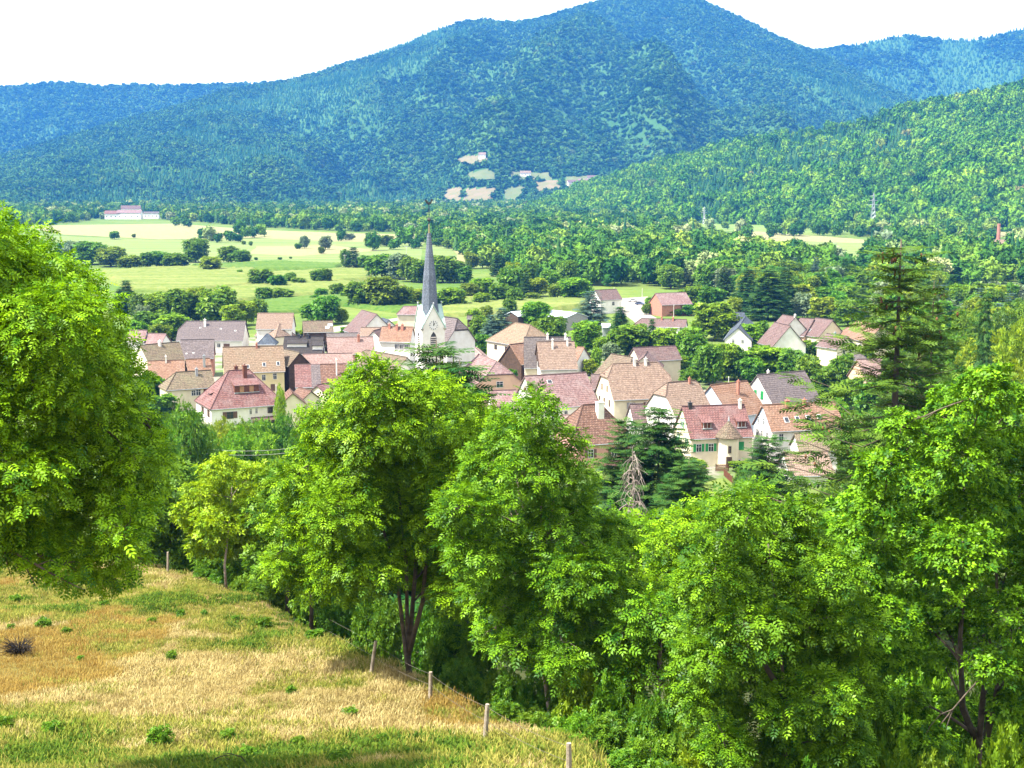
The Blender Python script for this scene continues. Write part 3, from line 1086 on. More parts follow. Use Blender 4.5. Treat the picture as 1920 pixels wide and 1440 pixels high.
M['pale'] = rowmat('pale_meadow', (0.125, 0.185, 0.055), (0.20, 0.225, 0.085), -0.05, 0.09)
M['maize_d'] = rowmat('young_maize', (0.057, 0.123, 0.021), (0.115, 0.172, 0.033), -0.1, 0.3)

def sheet(name, poly, z, mat):
    P = [at(x, y, z) for x, y in poly]
    # densify the outline a little so that edges wander
    mb = MB()
    out = []
    for i in range(len(P)):
        a, b = P[i], P[(i + 1) % len(P)]
        for k in range(4):
            q = a + (b - a) * k / 4
            if k:
                q = q + np.array((random.uniform(-1, 1), random.uniform(-1, 1), 0)) * 0.012 * np.linalg.norm(b - a)
            out.append(q)
    mb.poly(out)
    o = mb.build(name, M[mat])
    tag(o, kind='structure')
    return o

def crop(label, poly, h, mat, seed):
    """standing crop: an uneven top and ragged sides"""
    P = np.array([at(x, y, 0)[:2] for x, y in poly])
    x0, y0 = P.min(0)
    x1, y1 = P.max(0)
    st = max((x1 - x0) / 110, (y1 - y0) / 110, 1.3)
    X, Y = np.meshgrid(np.arange(x0 - 2 * st, x1 + 2.5 * st, st), np.arange(y0 - 2 * st, y1 + 2.5 * st, st))
    w = X.shape[1]
    ins = inpoly(np.stack([X.ravel(), Y.ravel()], 1), P.tolist()).reshape(X.shape)
    rng = np.random.default_rng(seed)
    Z = np.where(ins, h * (0.85 + 0.3 * rng.random(X.shape)) + 0.25 * fbm(X / 25, Y / 25, 3), 0.02)
    V_ = np.stack([X.ravel() + rng.normal(size=X.size) * st * 0.15, Y.ravel() + rng.normal(size=X.size) * st * 0.15, Z.ravel()], 1)
    k = ins[:-1, :-1] | ins[1:, :-1] | ins[:-1, 1:] | ins[1:, 1:]
    ii, jj = np.nonzero(k)
    q = np.stack([ii * w + jj, ii * w + jj + 1, (ii + 1) * w + jj + 1, (ii + 1) * w + jj], 1)
    used, inv = np.unique(q, return_inverse=True)
    o = link('maize_crop', mesh_np('maize_crop', V_[used], inv.reshape(-1, 4), M[mat]))
    tag(o, label, 'crop', None, 'stuff')

sheet('hay_field', [(40, 423), (330, 419), (490, 431), (640, 437), (780, 440), (800, 452), (640, 453), (480, 446), (300, 449), (120, 440)], 0.10, 'hay')
sheet('meadow', [(80, 441), (300, 450), (480, 447), (800, 453), (800, 500), (640, 504), (480, 504), (300, 500), (150, 486)], 0.06, 'pale')
sheet('meadow', [(480, 462), (620, 460), (720, 470), (560, 480), (470, 476)], 0.14, 'hay')
sheet('meadow', [(790, 447), (960, 446), (1000, 470), (960, 500), (820, 505)], 0.06, 'pale')
sheet('meadow', [(850, 470), (905, 466), (915, 492), (860, 500)], 0.14, 'hay')
sheet('meadow', [(1250, 424), (1420, 407), (1490, 410), (1520, 424), (1920, 432), (1920, 441), (1500, 436), (1300, 432)], 0.06, 'green')
sheet('hay_field', [(1350, 437), (1420, 434), (1560, 444), (1630, 450), (1620, 456), (1480, 452), (1360, 452)], 0.14, 'hay')
sheet('meadow', [(1350, 452), (1480, 453), (1630, 456), (1622, 480), (1560, 488), (1480, 470), (1380, 468)], 0.06, 'pale')
sheet('meadow', [(1780, 546), (1960, 540), (1960, 582), (1800, 580)], 0.08, 'yellow')
sheet('hay_field', [(1590, 492), (1660, 488), (1680, 506), (1600, 514)], 0.08, 'hay')
sheet('hay_field', [(1860, 430), (1960, 430), (1960, 446), (1870, 444)], 0.1, 'hay')
sheet('meadow', [(90, 380), (150, 372), (250, 378), (420, 382), (420, 386), (160, 386)], 0.06, 'pale')
sheet('lane', [(600, 616), (860, 580), (864, 583), (700, 609), (620, 624)], 0.08, 'gravel')
sheet('yard', [(1150, 560), (1215, 556), (1220, 590), (1240, 602), (1200, 612), (1170, 590)], 0.08, 'gravel')
def villagemat():
    m, nt, out = newmat('village_ground')
    p = nd(nt, 'ShaderNodeBsdfPrincipled')
    p.inputs['Roughness'].default_value = 0.95
    lk(nt, p.outputs[0], out.inputs['Surface'])
    geo = nd(nt, 'ShaderNodeNewGeometry')
    f = noise(nt, geo.outputs['Position'], 0.11, 4, 0.6, 0.44, 0.56)
    f2 = noise(nt, geo.outputs['Position'], 0.9, 4, 0.7, 0.3, 0.7)
    c = mix(nt, f, (0.23, 0.20, 0.165), (0.10, 0.15, 0.035))
    lk(nt, mix(nt, f2, c, mix(nt, 1.0, c, (0.65, 0.65, 0.62), 'MULTIPLY')), p.inputs['Base Color'])
    return m
M['village'] = villagemat()
sheet('village_street', [(230, 665), (300, 640), (480, 632), (700, 614), (870, 640), (960, 668), (1120, 676), (1270, 690), (1420, 735), (1580, 770), (1640, 800), (1700, 880), (1560, 935), (1300, 890), (1160, 860), (960, 800), (640, 770), (380, 800), (280, 760)], 0.05, 'village')
crop('pale maize field with straight rows behind the left tree', [(190, 512), (300, 505), (470, 501), (486, 520), (476, 538), (330, 548), (250, 548)], 1.7, 'maize', 1)
crop('narrow strip of dark young maize beyond the shrubs', [(360, 500), (520, 494), (640, 498), (630, 506), (480, 508), (370, 506)], 1.8, 'maize_d', 2)
crop('light maize strip in the middle of the plain', [(486, 514), (640, 506), (700, 508), (690, 525), (560, 533), (486, 536)], 1.4, 'maize', 3)
crop('maize strip with a dark front edge behind the village', [(330, 556), (470, 540), (640, 530), (760, 538), (740, 548), (560, 556), (440, 566)], 1.6, 'maize', 4)
crop('green maize strip just behind the long grey barn', [(440, 575), (560, 562), (720, 556), (790, 575), (760, 588), (640, 574), (540, 590), (450, 596)], 1.7, 'maize_d', 5)
crop('bright maize field right of the church spire', [(820, 582), (900, 572), (1000, 566), (1110, 562), (1110, 576), (1000, 588), (900, 592), (830, 596)], 1.6, 'maize', 6)
crop('small maize field behind the spire among hedges', [(820, 556), (960, 540), (1010, 545), (980, 556), (880, 564)], 1.5, 'maize', 7)

# ------------------------------------------------------------------ building materials
M['white'] = plainmat('white_render', (0.78, 0.76, 0.71), (0.66, 0.63, 0.57), 0.6, 0.9)
M['cream'] = plainmat('cream_render', (0.684, 0.612, 0.450), (0.594, 0.522, 0.378), 0.6, 0.9)
M['yellow_w'] = plainmat('yellow_render', (0.684, 0.594, 0.324), (0.576, 0.495, 0.270), 0.6, 0.9)
M['peach'] = plainmat('peach_render', (0.648, 0.432, 0.306), (0.558, 0.360, 0.261), 0.6, 0.9)
M['pink_w'] = plainmat('pink_render', (0.558, 0.297, 0.252), (0.486, 0.252, 0.216), 0.6, 0.9)
M['blue_w'] = plainmat('pale_blue_render', (0.522, 0.612, 0.720), (0.450, 0.540, 0.648), 0.6, 0.9)
M['stone'] = plainmat('grey_stone', (0.42, 0.38, 0.32), (0.30, 0.27, 0.23), 1.5, 0.9, 0.4)
M['wood_dark'] = plainmat('dark_boards', (0.09, 0.055, 0.035), (0.05, 0.032, 0.022), 2.0, 0.8)
M['wood_red'] = plainmat('red_brown_boards', (0.17, 0.065, 0.035), (0.11, 0.042, 0.025), 2.0, 0.8)
M['wood_tan'] = plainmat('tan_boards', (0.42, 0.23, 0.12), (0.34, 0.18, 0.09), 2.0, 0.8)
M['brick'] = plainmat('red_brick', (0.42, 0.19, 0.13), (0.32, 0.14, 0.10), 2.0, 0.9)
M['green_s'] = plainmat('green_shutter', (0.03, 0.27, 0.08), (0.025, 0.22, 0.065), 2.0, 0.6)
M['brown_s'] = plainmat('brown_shutter', (0.15, 0.085, 0.06), None, 2.0, 0.6)
M['grey_s'] = plainmat('grey_shutter', (0.32, 0.30, 0.29), None, 2.0, 0.6)
M['frame_w'] = plainmat('white_frame', (0.75, 0.74, 0.72), None, 2.0, 0.6)
M['frame_b'] = plainmat('brown_frame', (0.14, 0.08, 0.05), None, 2.0, 0.6)
M['zinc'] = plainmat('zinc', (0.42, 0.44, 0.46), (0.33, 0.35, 0.37), 1.0, 0.45, metal=0.5)
M['copper'] = plainmat('verdigris', (0.42, 0.56, 0.50), (0.34, 0.47, 0.42), 1.0, 0.7)
M['gold'] = plainmat('gilt', (0.34, 0.29, 0.16), None, 1.0, 0.5, metal=0.5)
M['iron'] = plainmat('dark_iron', (0.05, 0.05, 0.05), None, 1.0, 0.6)
M['pole'] = plainmat('pale_pole', (0.50, 0.47, 0.42), None, 1.0, 0.8)
M['metal_roof'] = plainmat('pale_metal_sheet', (0.52, 0.58, 0.64), (0.44, 0.50, 0.57), 0.3, 0.45)

def glassmat():
    m, nt, out = newmat('window_glass')
    p = nd(nt, 'ShaderNodeBsdfPrincipled')
    p.inputs['Base Color'].default_value = (0.025, 0.03, 0.035, 1)
    p.inputs['Roughness'].default_value = 0.08
    p.inputs['Specular IOR Level'].default_value = 0.5
    lk(nt, p.outputs[0], out.inputs['Surface'])
    return m
M['glass'] = glassmat()

R_ = {}
R_['pink'] = roofmat('pink_tiles', (0.242, 0.144, 0.138), (0.291, 0.189, 0.184), (0.210, 0.162, 0.158), patch=0.4)
R_['red'] = roofmat('red_tiles', (0.201, 0.094, 0.086), (0.242, 0.130, 0.118), (0.178, 0.118, 0.112), patch=0.4)
R_['orange'] = roofmat('orange_tiles', (0.258, 0.145, 0.094), (0.315, 0.194, 0.136), (0.210, 0.141, 0.104), patch=0.4)
R_['salmon'] = roofmat('salmon_tiles', (0.291, 0.194, 0.168), (0.339, 0.234, 0.209), (0.242, 0.180, 0.163), patch=0.5)
R_['tan'] = roofmat('tan_tiles', (0.256, 0.178, 0.117), (0.326, 0.235, 0.168), (0.175, 0.139, 0.097), patch=0.7)
R_['tanp'] = roofmat('pinkish_old_tiles', (0.258, 0.180, 0.136), (0.323, 0.243, 0.188), (0.194, 0.145, 0.112), patch=0.8)
R_['brown'] = roofmat('brown_tiles', (0.175, 0.126, 0.091), (0.209, 0.159, 0.117), (0.127, 0.116, 0.077), patch=0.7)
R_['rust'] = roofmat('rusty_tiles', (0.162, 0.084, 0.058), (0.251, 0.163, 0.126), (0.138, 0.084, 0.063), patch=0.8)
R_['mauve'] = roofmat('mauve_tiles', (0.172, 0.111, 0.104), (0.202, 0.134, 0.128), (0.134, 0.104, 0.098), patch=0.5)
R_['grey'] = roofmat('grey_tiles', (0.134, 0.116, 0.111), (0.165, 0.144, 0.134), (0.104, 0.092, 0.086), patch=0.6)
R_['greyv'] = roofmat('violet_grey_tiles', (0.153, 0.128, 0.128), (0.190, 0.159, 0.159), (0.122, 0.104, 0.104), patch=0.4)
R_['dark'] = roofmat('charcoal_tiles', (0.052, 0.046, 0.046), (0.071, 0.061, 0.061), (0.043, 0.040, 0.037), patch=0.4)
R_['moss'] = roofmat('mossy_tiles', (0.184, 0.141, 0.098), (0.233, 0.178, 0.128), (0.159, 0.153, 0.092), patch=0.9)
R_['slate'] = roofmat('blue_slate', (0.098, 0.122, 0.159), (0.122, 0.150, 0.190), (0.086, 0.104, 0.128), course=0.22, tile=0.2, patch=0.3)
R_['spire'] = roofmat('spire_slate', (0.17, 0.20, 0.255), (0.205, 0.24, 0.30), (0.14, 0.165, 0.21), course=0.3, tile=0.25, patch=0.5)

# shared window meshes
_WM = {}
def window_meshes(w, h, fm):
    k = (round(w, 2), round(h, 2), fm)
    if k not in _WM:
        a = MB()
        t = 0.07
        # in the local plane x (width), z (height); outward is -y
        a.box(-w / 2, w / 2, -0.10, 0.02, -t, 0)
        a.box(-w / 2, w / 2, -0.07, 0.02, h - t, h)
        a.box(-w / 2, -w / 2 + t, -0.07, 0.02, 0, h - t)
        a.box(w / 2 - t, w / 2, -0.07, 0.02, 0, h - t)
        a.box(-0.03, 0.03, -0.06, 0.02, 0, h - t)
        if h > 1.0:
            a.box(-w / 2 + t, -0.03, -0.055, 0.02, h * 0.6, h * 0.6 + 0.05)
            a.box(0.03, w / 2 - t, -0.055, 0.02, h * 0.6, h * 0.6 + 0.05)
        p = MB()
        p.box(-w / 2 + t * 0.5, w / 2 - t * 0.5, -0.03, 0.015, 0, h - t * 0.5)
        _WM[k] = (a.mesh('window', M[fm]), p.mesh('pane', M['glass']))
    return _WM[k]

_SM = {}
def shutter_mesh(w, h, m):
    k = (round(w, 2), round(h, 2), m)
    if k not in _SM:
        a = MB()
        a.box(-w / 2, w / 2, -0.08, 0.0, 0, h)
        for i in range(4):
            z = h * (0.08 + 0.23 * i)
            a.box(-w / 2 + 0.05, w / 2 - 0.05, -0.10, -0.07, z, z + h * 0.15)
        _SM[k] = a.mesh('shutter', M[m])
    return _SM[k]

def add_window(root, p, ang, w=0.95, h=1.25, fm='frame_w', sh=None, closed=False):
    """p: local point at the sill middle on the wall; ang: turn about z so that local -y looks outward"""
    fo, pa = window_meshes(w, h, fm)
    if closed:
        for s in (-1, 1):
            o = link('shutter', shutter_mesh(w / 2, h, sh), root, None)
            o.location = (p[0] + math.cos(ang) * s * w / 4, p[1] + math.sin(ang) * s * w / 4, p[2])
            o.rotation_euler = (0, 0, ang)
        return
    f = link('window', fo, root, p, ang)
    link('pane', pa, f)
    if sh:
        for s in (-1, 1):
            o = link('shutter', shutter_mesh(w * 0.5, h, sh), f)
            o.location = (s * (w * 0.5 + w * 0.27), 0, 0)

def chimney(root, x, y, z0, z1, mat, w=0.6, pots=True):
    mb = MB()
    mb.box(x - w / 2, x + w / 2, y - w / 2, y + w / 2, z0, z1)
    mb.box(x - w / 2 - 0.07, x + w / 2 + 0.07, y - w / 2 - 0.07, y + w / 2 + 0.07, z1, z1 + 0.12)
    if pots:
        mb.tube([(x, y, z1 + 0.1), (x, y, z1 + 0.45)], [0.13, 0.1], 7)
    return mb.build('chimney', M[mat], root)

def roof_shell(tops, th=0.2):
    """tops: list of polygons (3D points) sharing corners -> closed shell of that thickness, with uvs in metres"""
    verts, idx = [], {}
    def vi(p):
        k = (round(p[0], 3), round(p[1], 3), round(p[2], 3))
        if k not in idx:
            idx[k] = len(verts)
            verts.append(k)
        return idx[k]
    faces = [[vi(p) for p in t] for t in tops]
    n = len(verts)
    edges = {}
    for f in faces:
        for i in range(len(f)):
            a, b = f[i], f[(i + 1) % len(f)]
            edges[(a, b)] = edges.get((a, b), 0) + 1
    V_ = verts + [(x, y, z - th) for x, y, z in verts]
    Fc = [tuple(f) for f in faces] + [tuple(n + i for i in f[::-1]) for f in faces]
    for (a, b) in edges:
        if (b, a) not in edges:
            Fc.append((b, a, n + a, n + b))
    me = bpy.data.meshes.new('roof')
    me.from_pydata(V_, [], Fc)
    uvl = me.uv_layers.new(name='UVMap')
    for p in me.polygons:
        nn = p.normal
        h = Vector((0, 0, 1)).cross(nn)
        h = h.normalized() if h.length > 0.05 else Vector((1, 0, 0))
        s = nn.cross(h).normalized()
        for li in p.loop_indices:
            co = me.vertices[me.loops[li].vertex_index].co
            uvl.data[li].uv = (co.dot(h), co.dot(s))
    return me

def solve_b(Pm, v, R, k, ye):
    lo, hi = 0.8, 14.0
    for i in range(50):
        b = (lo + hi) / 2
        q = np.array([Pm[0] + v[0] * b, Pm[1] + v[1] * b, R - k * b])
        if project(q)[1] < ye:
            lo = b
        else:
            hi = b
    return (lo + hi) / 2

def house(label, ridge, R, ye=None, k=1.0, roof='brown', wall='white', hips=(0, 0), b=None, name='house', cat='house', win=(), chims=(), sky=(), group=None, over=0.35, gable=None, wallz=None, cap=True, beams=False, th=0.2):
    """ridge ends are photograph pixels at height R; hips: share of the half width cut by a hip at each end"""
    x1, y1, x2, y2 = ridge
    P1, P2 = at(x1, y1, R), at(x2, y2, R)
    ang = math.atan2(P2[1] - P1[1], P2[0] - P1[0])
    L = math.hypot(P2[0] - P1[0], P2[1] - P1[1])
    c = (P1 + P2) / 2
    u = np.array((math.cos(ang), math.sin(ang)))
    v = np.array((u[1], -u[0]))           # local -y
    if b is None:
        b = solve_b(c, v, R, k, ye)
    e = R - k * b
    gzc = float(min(gz(c[0], c[1]), gz(c[0] + v[0] * b, c[1] + v[1] * b)))
    root = empty(name, (c[0], c[1], gzc), ang)
    tag(root, label, cat, group)
    z = -gzc
    R2, e2 = R + z, e + z
    xr = [-L / 2, L / 2]
    xe = [-L / 2 - hips[0] * b * 0.85, L / 2 + hips[1] * b * 0.85]
    yh = [hips[0] * b, hips[1] * b]
    def S(x, y):
        return (x, y, R2 - k * abs(y))
    front = [S(xe[0], -b), S(xe[1], -b)]
    if 0 < hips[1] < 1: front.append(S(xe[1], -yh[1]))
    front.append((xr[1], 0, R2)); front.append((xr[0], 0, R2))
    if 0 < hips[0] < 1: front.append(S(xe[0], -yh[0]))
    back = [S(xe[1], b), S(xe[0], b)]
    if 0 < hips[0] < 1: back.append(S(xe[0], yh[0]))
    back.append((xr[0], 0, R2)); back.append((xr[1], 0, R2))
    if 0 < hips[1] < 1: back.append(S(xe[1], yh[1]))
    tops = [front, back]
    if hips[0] > 0: tops.append([(xr[0], 0, R2), S(xe[0], yh[0]), S(xe[0], -yh[0])])
    if hips[1] > 0: tops.append([(xr[1], 0, R2), S(xe[1], -yh[1]), S(xe[1], yh[1])])
    me = roof_shell(tops, th)
    rms = roof if isinstance(roof, tuple) else (roof,)
    me.materials.append(R_[rms[0]] if rms[0] in R_ else M[rms[0]])
    ro = link('roof', me, root)
    if cap:
        mb = MB()
        mb.tube([(xr[0] + 0.05, 0, R2 + 0.02), (xr[1] - 0.05, 0, R2 + 0.02)], [0.13, 0.13], 6)
        for s, hh in ((0, hips[0]), (1, hips[1])):
            if hh > 0:
                for q in (-1, 1):
                    mb.tube([(xr[s], 0, R2), S(xe[s], q * yh[s])], [0.12, 0.12], 5)
        mb.build('ridge_tiles', R_[rms[0]] if rms[0] in R_ else M[rms[0]], ro)
    # walls
    wy = b - over
    w0, w1 = xe[0] + over * 0.8, xe[1] - over * 0.8
    zb = -1.5
    zt = R2 - k * wy - th - 0.03
    mb = MB()
    mb.box(w0, w1, -wy, wy, zb, zt)
    for s, xx in ((0, w0), (1, w1)):
        if hips[s] < 0.95:
            yt = yh[s] + 0.12 if hips[s] > 0 else 0
            prof = [(-wy + 0.003, zt - 0.3), (wy - 0.003, zt - 0.3), (wy - 0.003, zt + 0.0)]
            if yt > 0:
                prof += [(yt, R2 - k * yt - th - 0.05), (-yt, R2 - k * yt - th - 0.05)]
            else:
                prof += [(0, R2 - th - 0.06)]
            prof += [(-wy + 0.003, zt + 0.0)]
            t = 0.3
            a_, b_ = (xx + 0.003, xx + t) if s == 0 else (xx - t, xx - 0.003)
            gm = MB()
            gm.prism(prof, a_, b_)
            gm.build('gable_wall', M[(gable or (wall, wall))[s]], root)
    mb.build('wall', M[wall], root)
    # gutter along the front eave
    mb = MB()
    mb.tube([(xe[0] + 0.05, -b - 0.06, e2 - 0.1), (xe[1] - 0.05, -b - 0.06, e2 - 0.1)], [0.07, 0.07], 6)
    mb.build('gutter', M['zinc'], root)
    H = e2
    for wd in win:
        side, a, zz = wd[0], wd[1], wd[2]
        kw = wd[3] if len(wd) > 3 else {}
        # a: along the wall from its middle as a share of the half length; zz: sill height above the eave (negative is below)
        if side == 'f':
            p = ((w0 + w1) / 2 + a * (w1 - w0) / 2, -wy, e2 + zz); an = 0
        elif side == 'l':
            p = (w0, a * wy, e2 + zz); an = -math.pi / 2
        elif side == 'r':
            p = (w1, a * wy, e2 + zz); an = math.pi / 2
        add_window(root, p, an, **kw)
    for ch in chims:
        a, s, up, mt = ch[0], ch[1], ch[2], ch[3]
        xx = a * (xr[1] - xr[0]) / 2
        yy = s * b
        zc = R2 - k * abs(yy)
        chimney(root, xx, yy, zc - 0.8, max(R2, zc) + up, mt, ch[4] if len(ch) > 4 else 0.6)
    for sk in sky:
        a, s = sk[0], sk[1]
        w_, h_ = (sk[2], sk[3]) if len(sk) > 3 else (0.8, 1.1)
        xx = a * (xr[1] - xr[0]) / 2
        yy = -s * b
        th_ = math.atan(k)
        mb = MB()
        mb.box(-w_ / 2, w_ / 2, -h_ / 2, h_ / 2, -0.05, 0.10)
        o = mb.build('skylight', M['frame_w' if len(sk) < 5 else sk[4]], root, (xx, yy, R2 - k * abs(yy)))
        o.rotation_euler = (th_, 0, 0)
        mb = MB()
        mb.box(-w_ / 2 + 0.08, w_ / 2 - 0.08, -h_ / 2 + 0.08, h_ / 2 - 0.08, 0.08, 0.13)
        mb.build('pane', M['glass' if len(sk) < 6 else sk[5]], o)
    root['dims'] = [L, b, e2, R2, w0, w1, wy, k]
    return root

def dormer(root, x, s, w, h, roofm, wallm, wood=None, nwin=1, depth_k=0.35):
    """shed dormer on the front slope; s: share of the half width where its face stands"""
    L, b, e2, R2, w0, w1, wy, k = root['dims']
    y = -s * b
    z0 = R2 - k * s * b
    zt = z0 + h
    # roof of the dormer runs back up at a flatter pitch until it meets the slope
    kk = k * depth_k
    yb = y + h / (k - kk)
    zb = zt + kk * (yb - y)
    mb = MB()
    mb.prism([(y, z0 - 0.1), (y, zt), (yb, zb), (yb, zb - 0.4)], x - w / 2, x + w / 2)
    d = mb.build('dormer', M[wallm], root)
    yo = y - 0.35
    tops = [[(x - w / 2 - .2, yo, zt - kk * 0.35 + .1), (x + w / 2 + .2, yo, zt - kk * 0.35 + .1), (x + w / 2 + .2, yb + .15, zb + .13), (x - w / 2 - .2, yb + .15, zb + .13)]]
    me = roof_shell(tops, 0.14)
    me.materials.append(R_[roofm])
    link('dormer_roof', me, d)
    if wood:
        n = len(wood)
        for i, wm in enumerate(wood):
            a0 = x - w / 2 + w * i / n + 0.06
            a1 = x - w / 2 + w * (i + 1) / n - 0.06
            mb = MB()
            mb.box(a0, a1, y - 0.05, y + 0.02, z0 + 0.18, zt - 0.1)
            mb.build('panel', M[wm], d)
    else:
        for i in range(nwin):
            xx = x - w / 2 + w * (i + 0.5) / nwin
            f, pa = window_meshes(w / nwin - 0.25, h - 0.3, 'frame_w')
            o = link('dormer_window', f, d, (xx, y, z0 + 0.18), 0)
    mb = MB()
    mb.box(x - w / 2 - 0.1, x + w / 2 + 0.1, y - 0.25, y, z0 + 0.0, z0 + 0.14)
    mb.build('sill', M['zinc'], d)
    return d

W = lambda **k: k
BR = dict(sh='brown_s', fm='frame_b')
GR = dict(sh='grey_s')
# ------------------------------------------------------------------ the village, back to front
house('long grey-roofed barn at the back left of the village', (350, 602, 461, 602), 9, 639, 0.95, 'greyv', 'white', hips=(0.45, 0), name='barn', cat='barn', win=[('f', 0.05, -1.9, W(w=1.6, h=1.0)), ('f', 0.28, -2.0, W(w=1.0, h=1.2)), ('f', 0.52, -2.4, W(w=1.8, h=1.5, sh='brown_s', closed=True)), ('f', -0.3, -2.0, W(w=1.0, h=1.2))], chims=[(-0.35, -0.25, 0.5, 'white')], sky=[(-0.5, 0.35, .5, .5), (0.2, 0.4, .5, .5), (0.7, 0.5, .5, .5)])
house('tall house with pinkish brown roof behind the slate pyramid roof', (483, 587, 551, 587), 11, 617, 1.05, 'tanp', 'white', win=[('l', 0, -1.5), ('l', 0, 1.0), ('l', -.5, -2.2), ('l', .5, -2.2)])
house('small pinkish hip-roofed wing before the tall pinkish house', (508, 604, 524, 606), 8.2, 632, 1.0, 'tanp', 'cream', hips=(0.9, 0.9), name='house_wing', cat='house')
house('square tower-like house with blue slate pyramid roof', (500, 626, 503, 626), 9, 646, 0.95, 'slate', 'white', hips=(1, 1))
house('upper of two stepped pink roofs half behind the left tree', (243, 619, 276, 619), 8.5, 640, 0.8, 'pink', 'white')
house('lower pink roof against the stepped pink roof at left', (277, 625, 312, 626), 7.6, 645, 0.8, 'pink', 'white')
house('low brown barn with a cluttered right end behind the salmon roof', (567, 602, 624, 601), 7.5, 623, 0.8, 'brown', 'wood_dark', name='barn', cat='barn', sky=[(0.8, .4, 1.5, 1.2, 'zinc', 'zinc'), (0.6, .6, 1.2, 1.0, 'frame_w', 'frame_w')])
house('house with grey roof and white gable left of the spire', (678, 581, 707, 589), 10, None, 1.0, 'mauve', 'white', b=6.3, win=[('r', -.3, -.5), ('r', .3, -.5)], name='house')
house('small white gabled house with blue-grey roof behind the grey gable', (716, 596, 730, 600), 8, None, 0.9, 'slate', 'white', b=4)
house('cream house with pink hip roof just left of the spire', (757, 574, 792, 574), 10.5, 590, 0.9, 'pink', 'cream', hips=(0.9, 0.2))
house('brown lean barn roof below the grey gable house', (676, 614, 716, 614), 7.5, 630, 0.8, 'tanp', 'white')
house('orange roof with three small chimneys beside the tower', (716, 612, 775, 613), 11, 641, 1.0, 'orange', 'white', hips=(0, 0), win=[('f', 0.45, -1.9, GR), ('f', 0.8, -1.9, GR), ('f', 0.1, -1.9)], chims=[(-0.5, -0.1, 0.6, 'brick'), (0.0, -0.2, 0.6, 'brick'), (0.35, -0.2, 0.6, 'brick')])
house('mauve-brown roof with skylights left of the tower', (700, 620, 722, 614), 10, None, 1.0, 'mauve', 'white', b=6.2, sky=[(0.2, 0.45, 1.4, 1.0)], win=[('l', 0, -1.5)])
house('charcoal roof with dark skylight boxes in the middle of the village', (533, 631, 607, 631), 10, 664, 0.95, 'dark', 'white', chims=[(-0.25, -0.05, 0.5, 'iron'), (0.2, -0.08, 0.5, 'iron')], sky=[(-.5, .3, 1.0, .8)])
house('salmon roof with pink brick gable edged in white', (612, 633, 700, 631), 9.8, 664, 1.0, 'salmon', 'pink_w', gable=('pink_w', 'pink_w'), win=[('l', -0.3, -0.6, W(w=.7, h=.9)), ('l', 0.3, -0.6, W(w=.7, h=.9))], chims=[(0.35, -0.25, 0.5, 'brick')])
house('low grey shed roof behind the salmon roof', (612, 625, 672, 624), 7, 632, 0.35, 'grey', 'white', name='shed', cat='shed')
house('grey tiled roof with a pale verge left of the tan roof', (338, 637, 402, 636), 9.5, 672, 1.0, 'greyv', 'brick', sky=[(-.6, .75, .4, .4), (-.2, .72, .4, .4)])
house('mossy brown roof left of the grey tiled roof', (262, 647, 336, 641), 9, 684, 0.95, 'moss', 'cream', chims=[(-0.05, -0.1, 0.6, 'white')])
house('long orange-red tiled roof with a white flue', (276, 677, 346, 675), 8.5, 714, 0.85, 'orange', 'white', chims=[(0.0, -0.1, 1.0, 'white', .35)])
house('short orange roof with a tall zinc flue beside the long one', (348, 674, 394, 672), 8.6, 700, 0.85, 'orange', 'cream', chims=[(0.4, -.55, 0.9, 'zinc', .5)])
house('big yellow house with patchy tan roof and skylights', (417, 651, 531, 648), 11.5, 698, 1.05, 'tan', 'yellow_w', win=[('f', 0.3, -2.0, W(w=.9, h=1.3)), ('f', 0.68, -1.8, W(w=.9, h=1.4)), ('f', 0.3, -4.6, W(w=.9, h=1.3)), ('f', 0.6, -4.6, W(w=1.0, h=1.6, sh='brown_s', closed=True)), ('f', -.2, -2.0)], chims=[(0.12, -0.05, .5, 'brick', .45)], sky=[(-.25, .78, 1.2, 1.0), (0.32, .72), (0.78, .7)])
house('brown barn roof against the right end of the tan roof', (534, 655, 562, 661), 10, 684, 1.0, 'brown', 'wood_dark', name='barn', cat='barn')
house('pale pink roof above the striped red and grey roof', (567, 664, 661, 662), 9, 684, 0.8, 'salmon', 'white')
house('large grey-brown roof left of the church tower', (686, 656, 764, 670), 9.5, None, 0.9, 'brown', 'white', b=9.0, hips=(0.1, 0))
house('roof striped in red, slate grey and brown', (552, 684, 600, 683), 8.8, 726, 0.95, 'red', 'stone')
house('brown end of the striped roof with a white flue', (600, 683, 650, 682), 8.8, 724, 0.95, 'rust', 'stone', chims=[(0.2, -.5, 1.2, 'white', .3)])
house('cream house with grey-brown hip roof before the orange roofs', (330, 698, 396, 694), 8.3, 728, 0.9, 'moss', 'cream', hips=(1, 0), win=[('f', 0.3, -1.6, W(w=1.1, h=1.3)), ('f', .62, -1.8, W(w=1.0, h=1.6, sh='wood_red', closed=True)), ('f', 0.1, -1.6, W(w=1.0, h=1.2))], chims=[(0.1, -.25, .6, 'zinc', .5)])
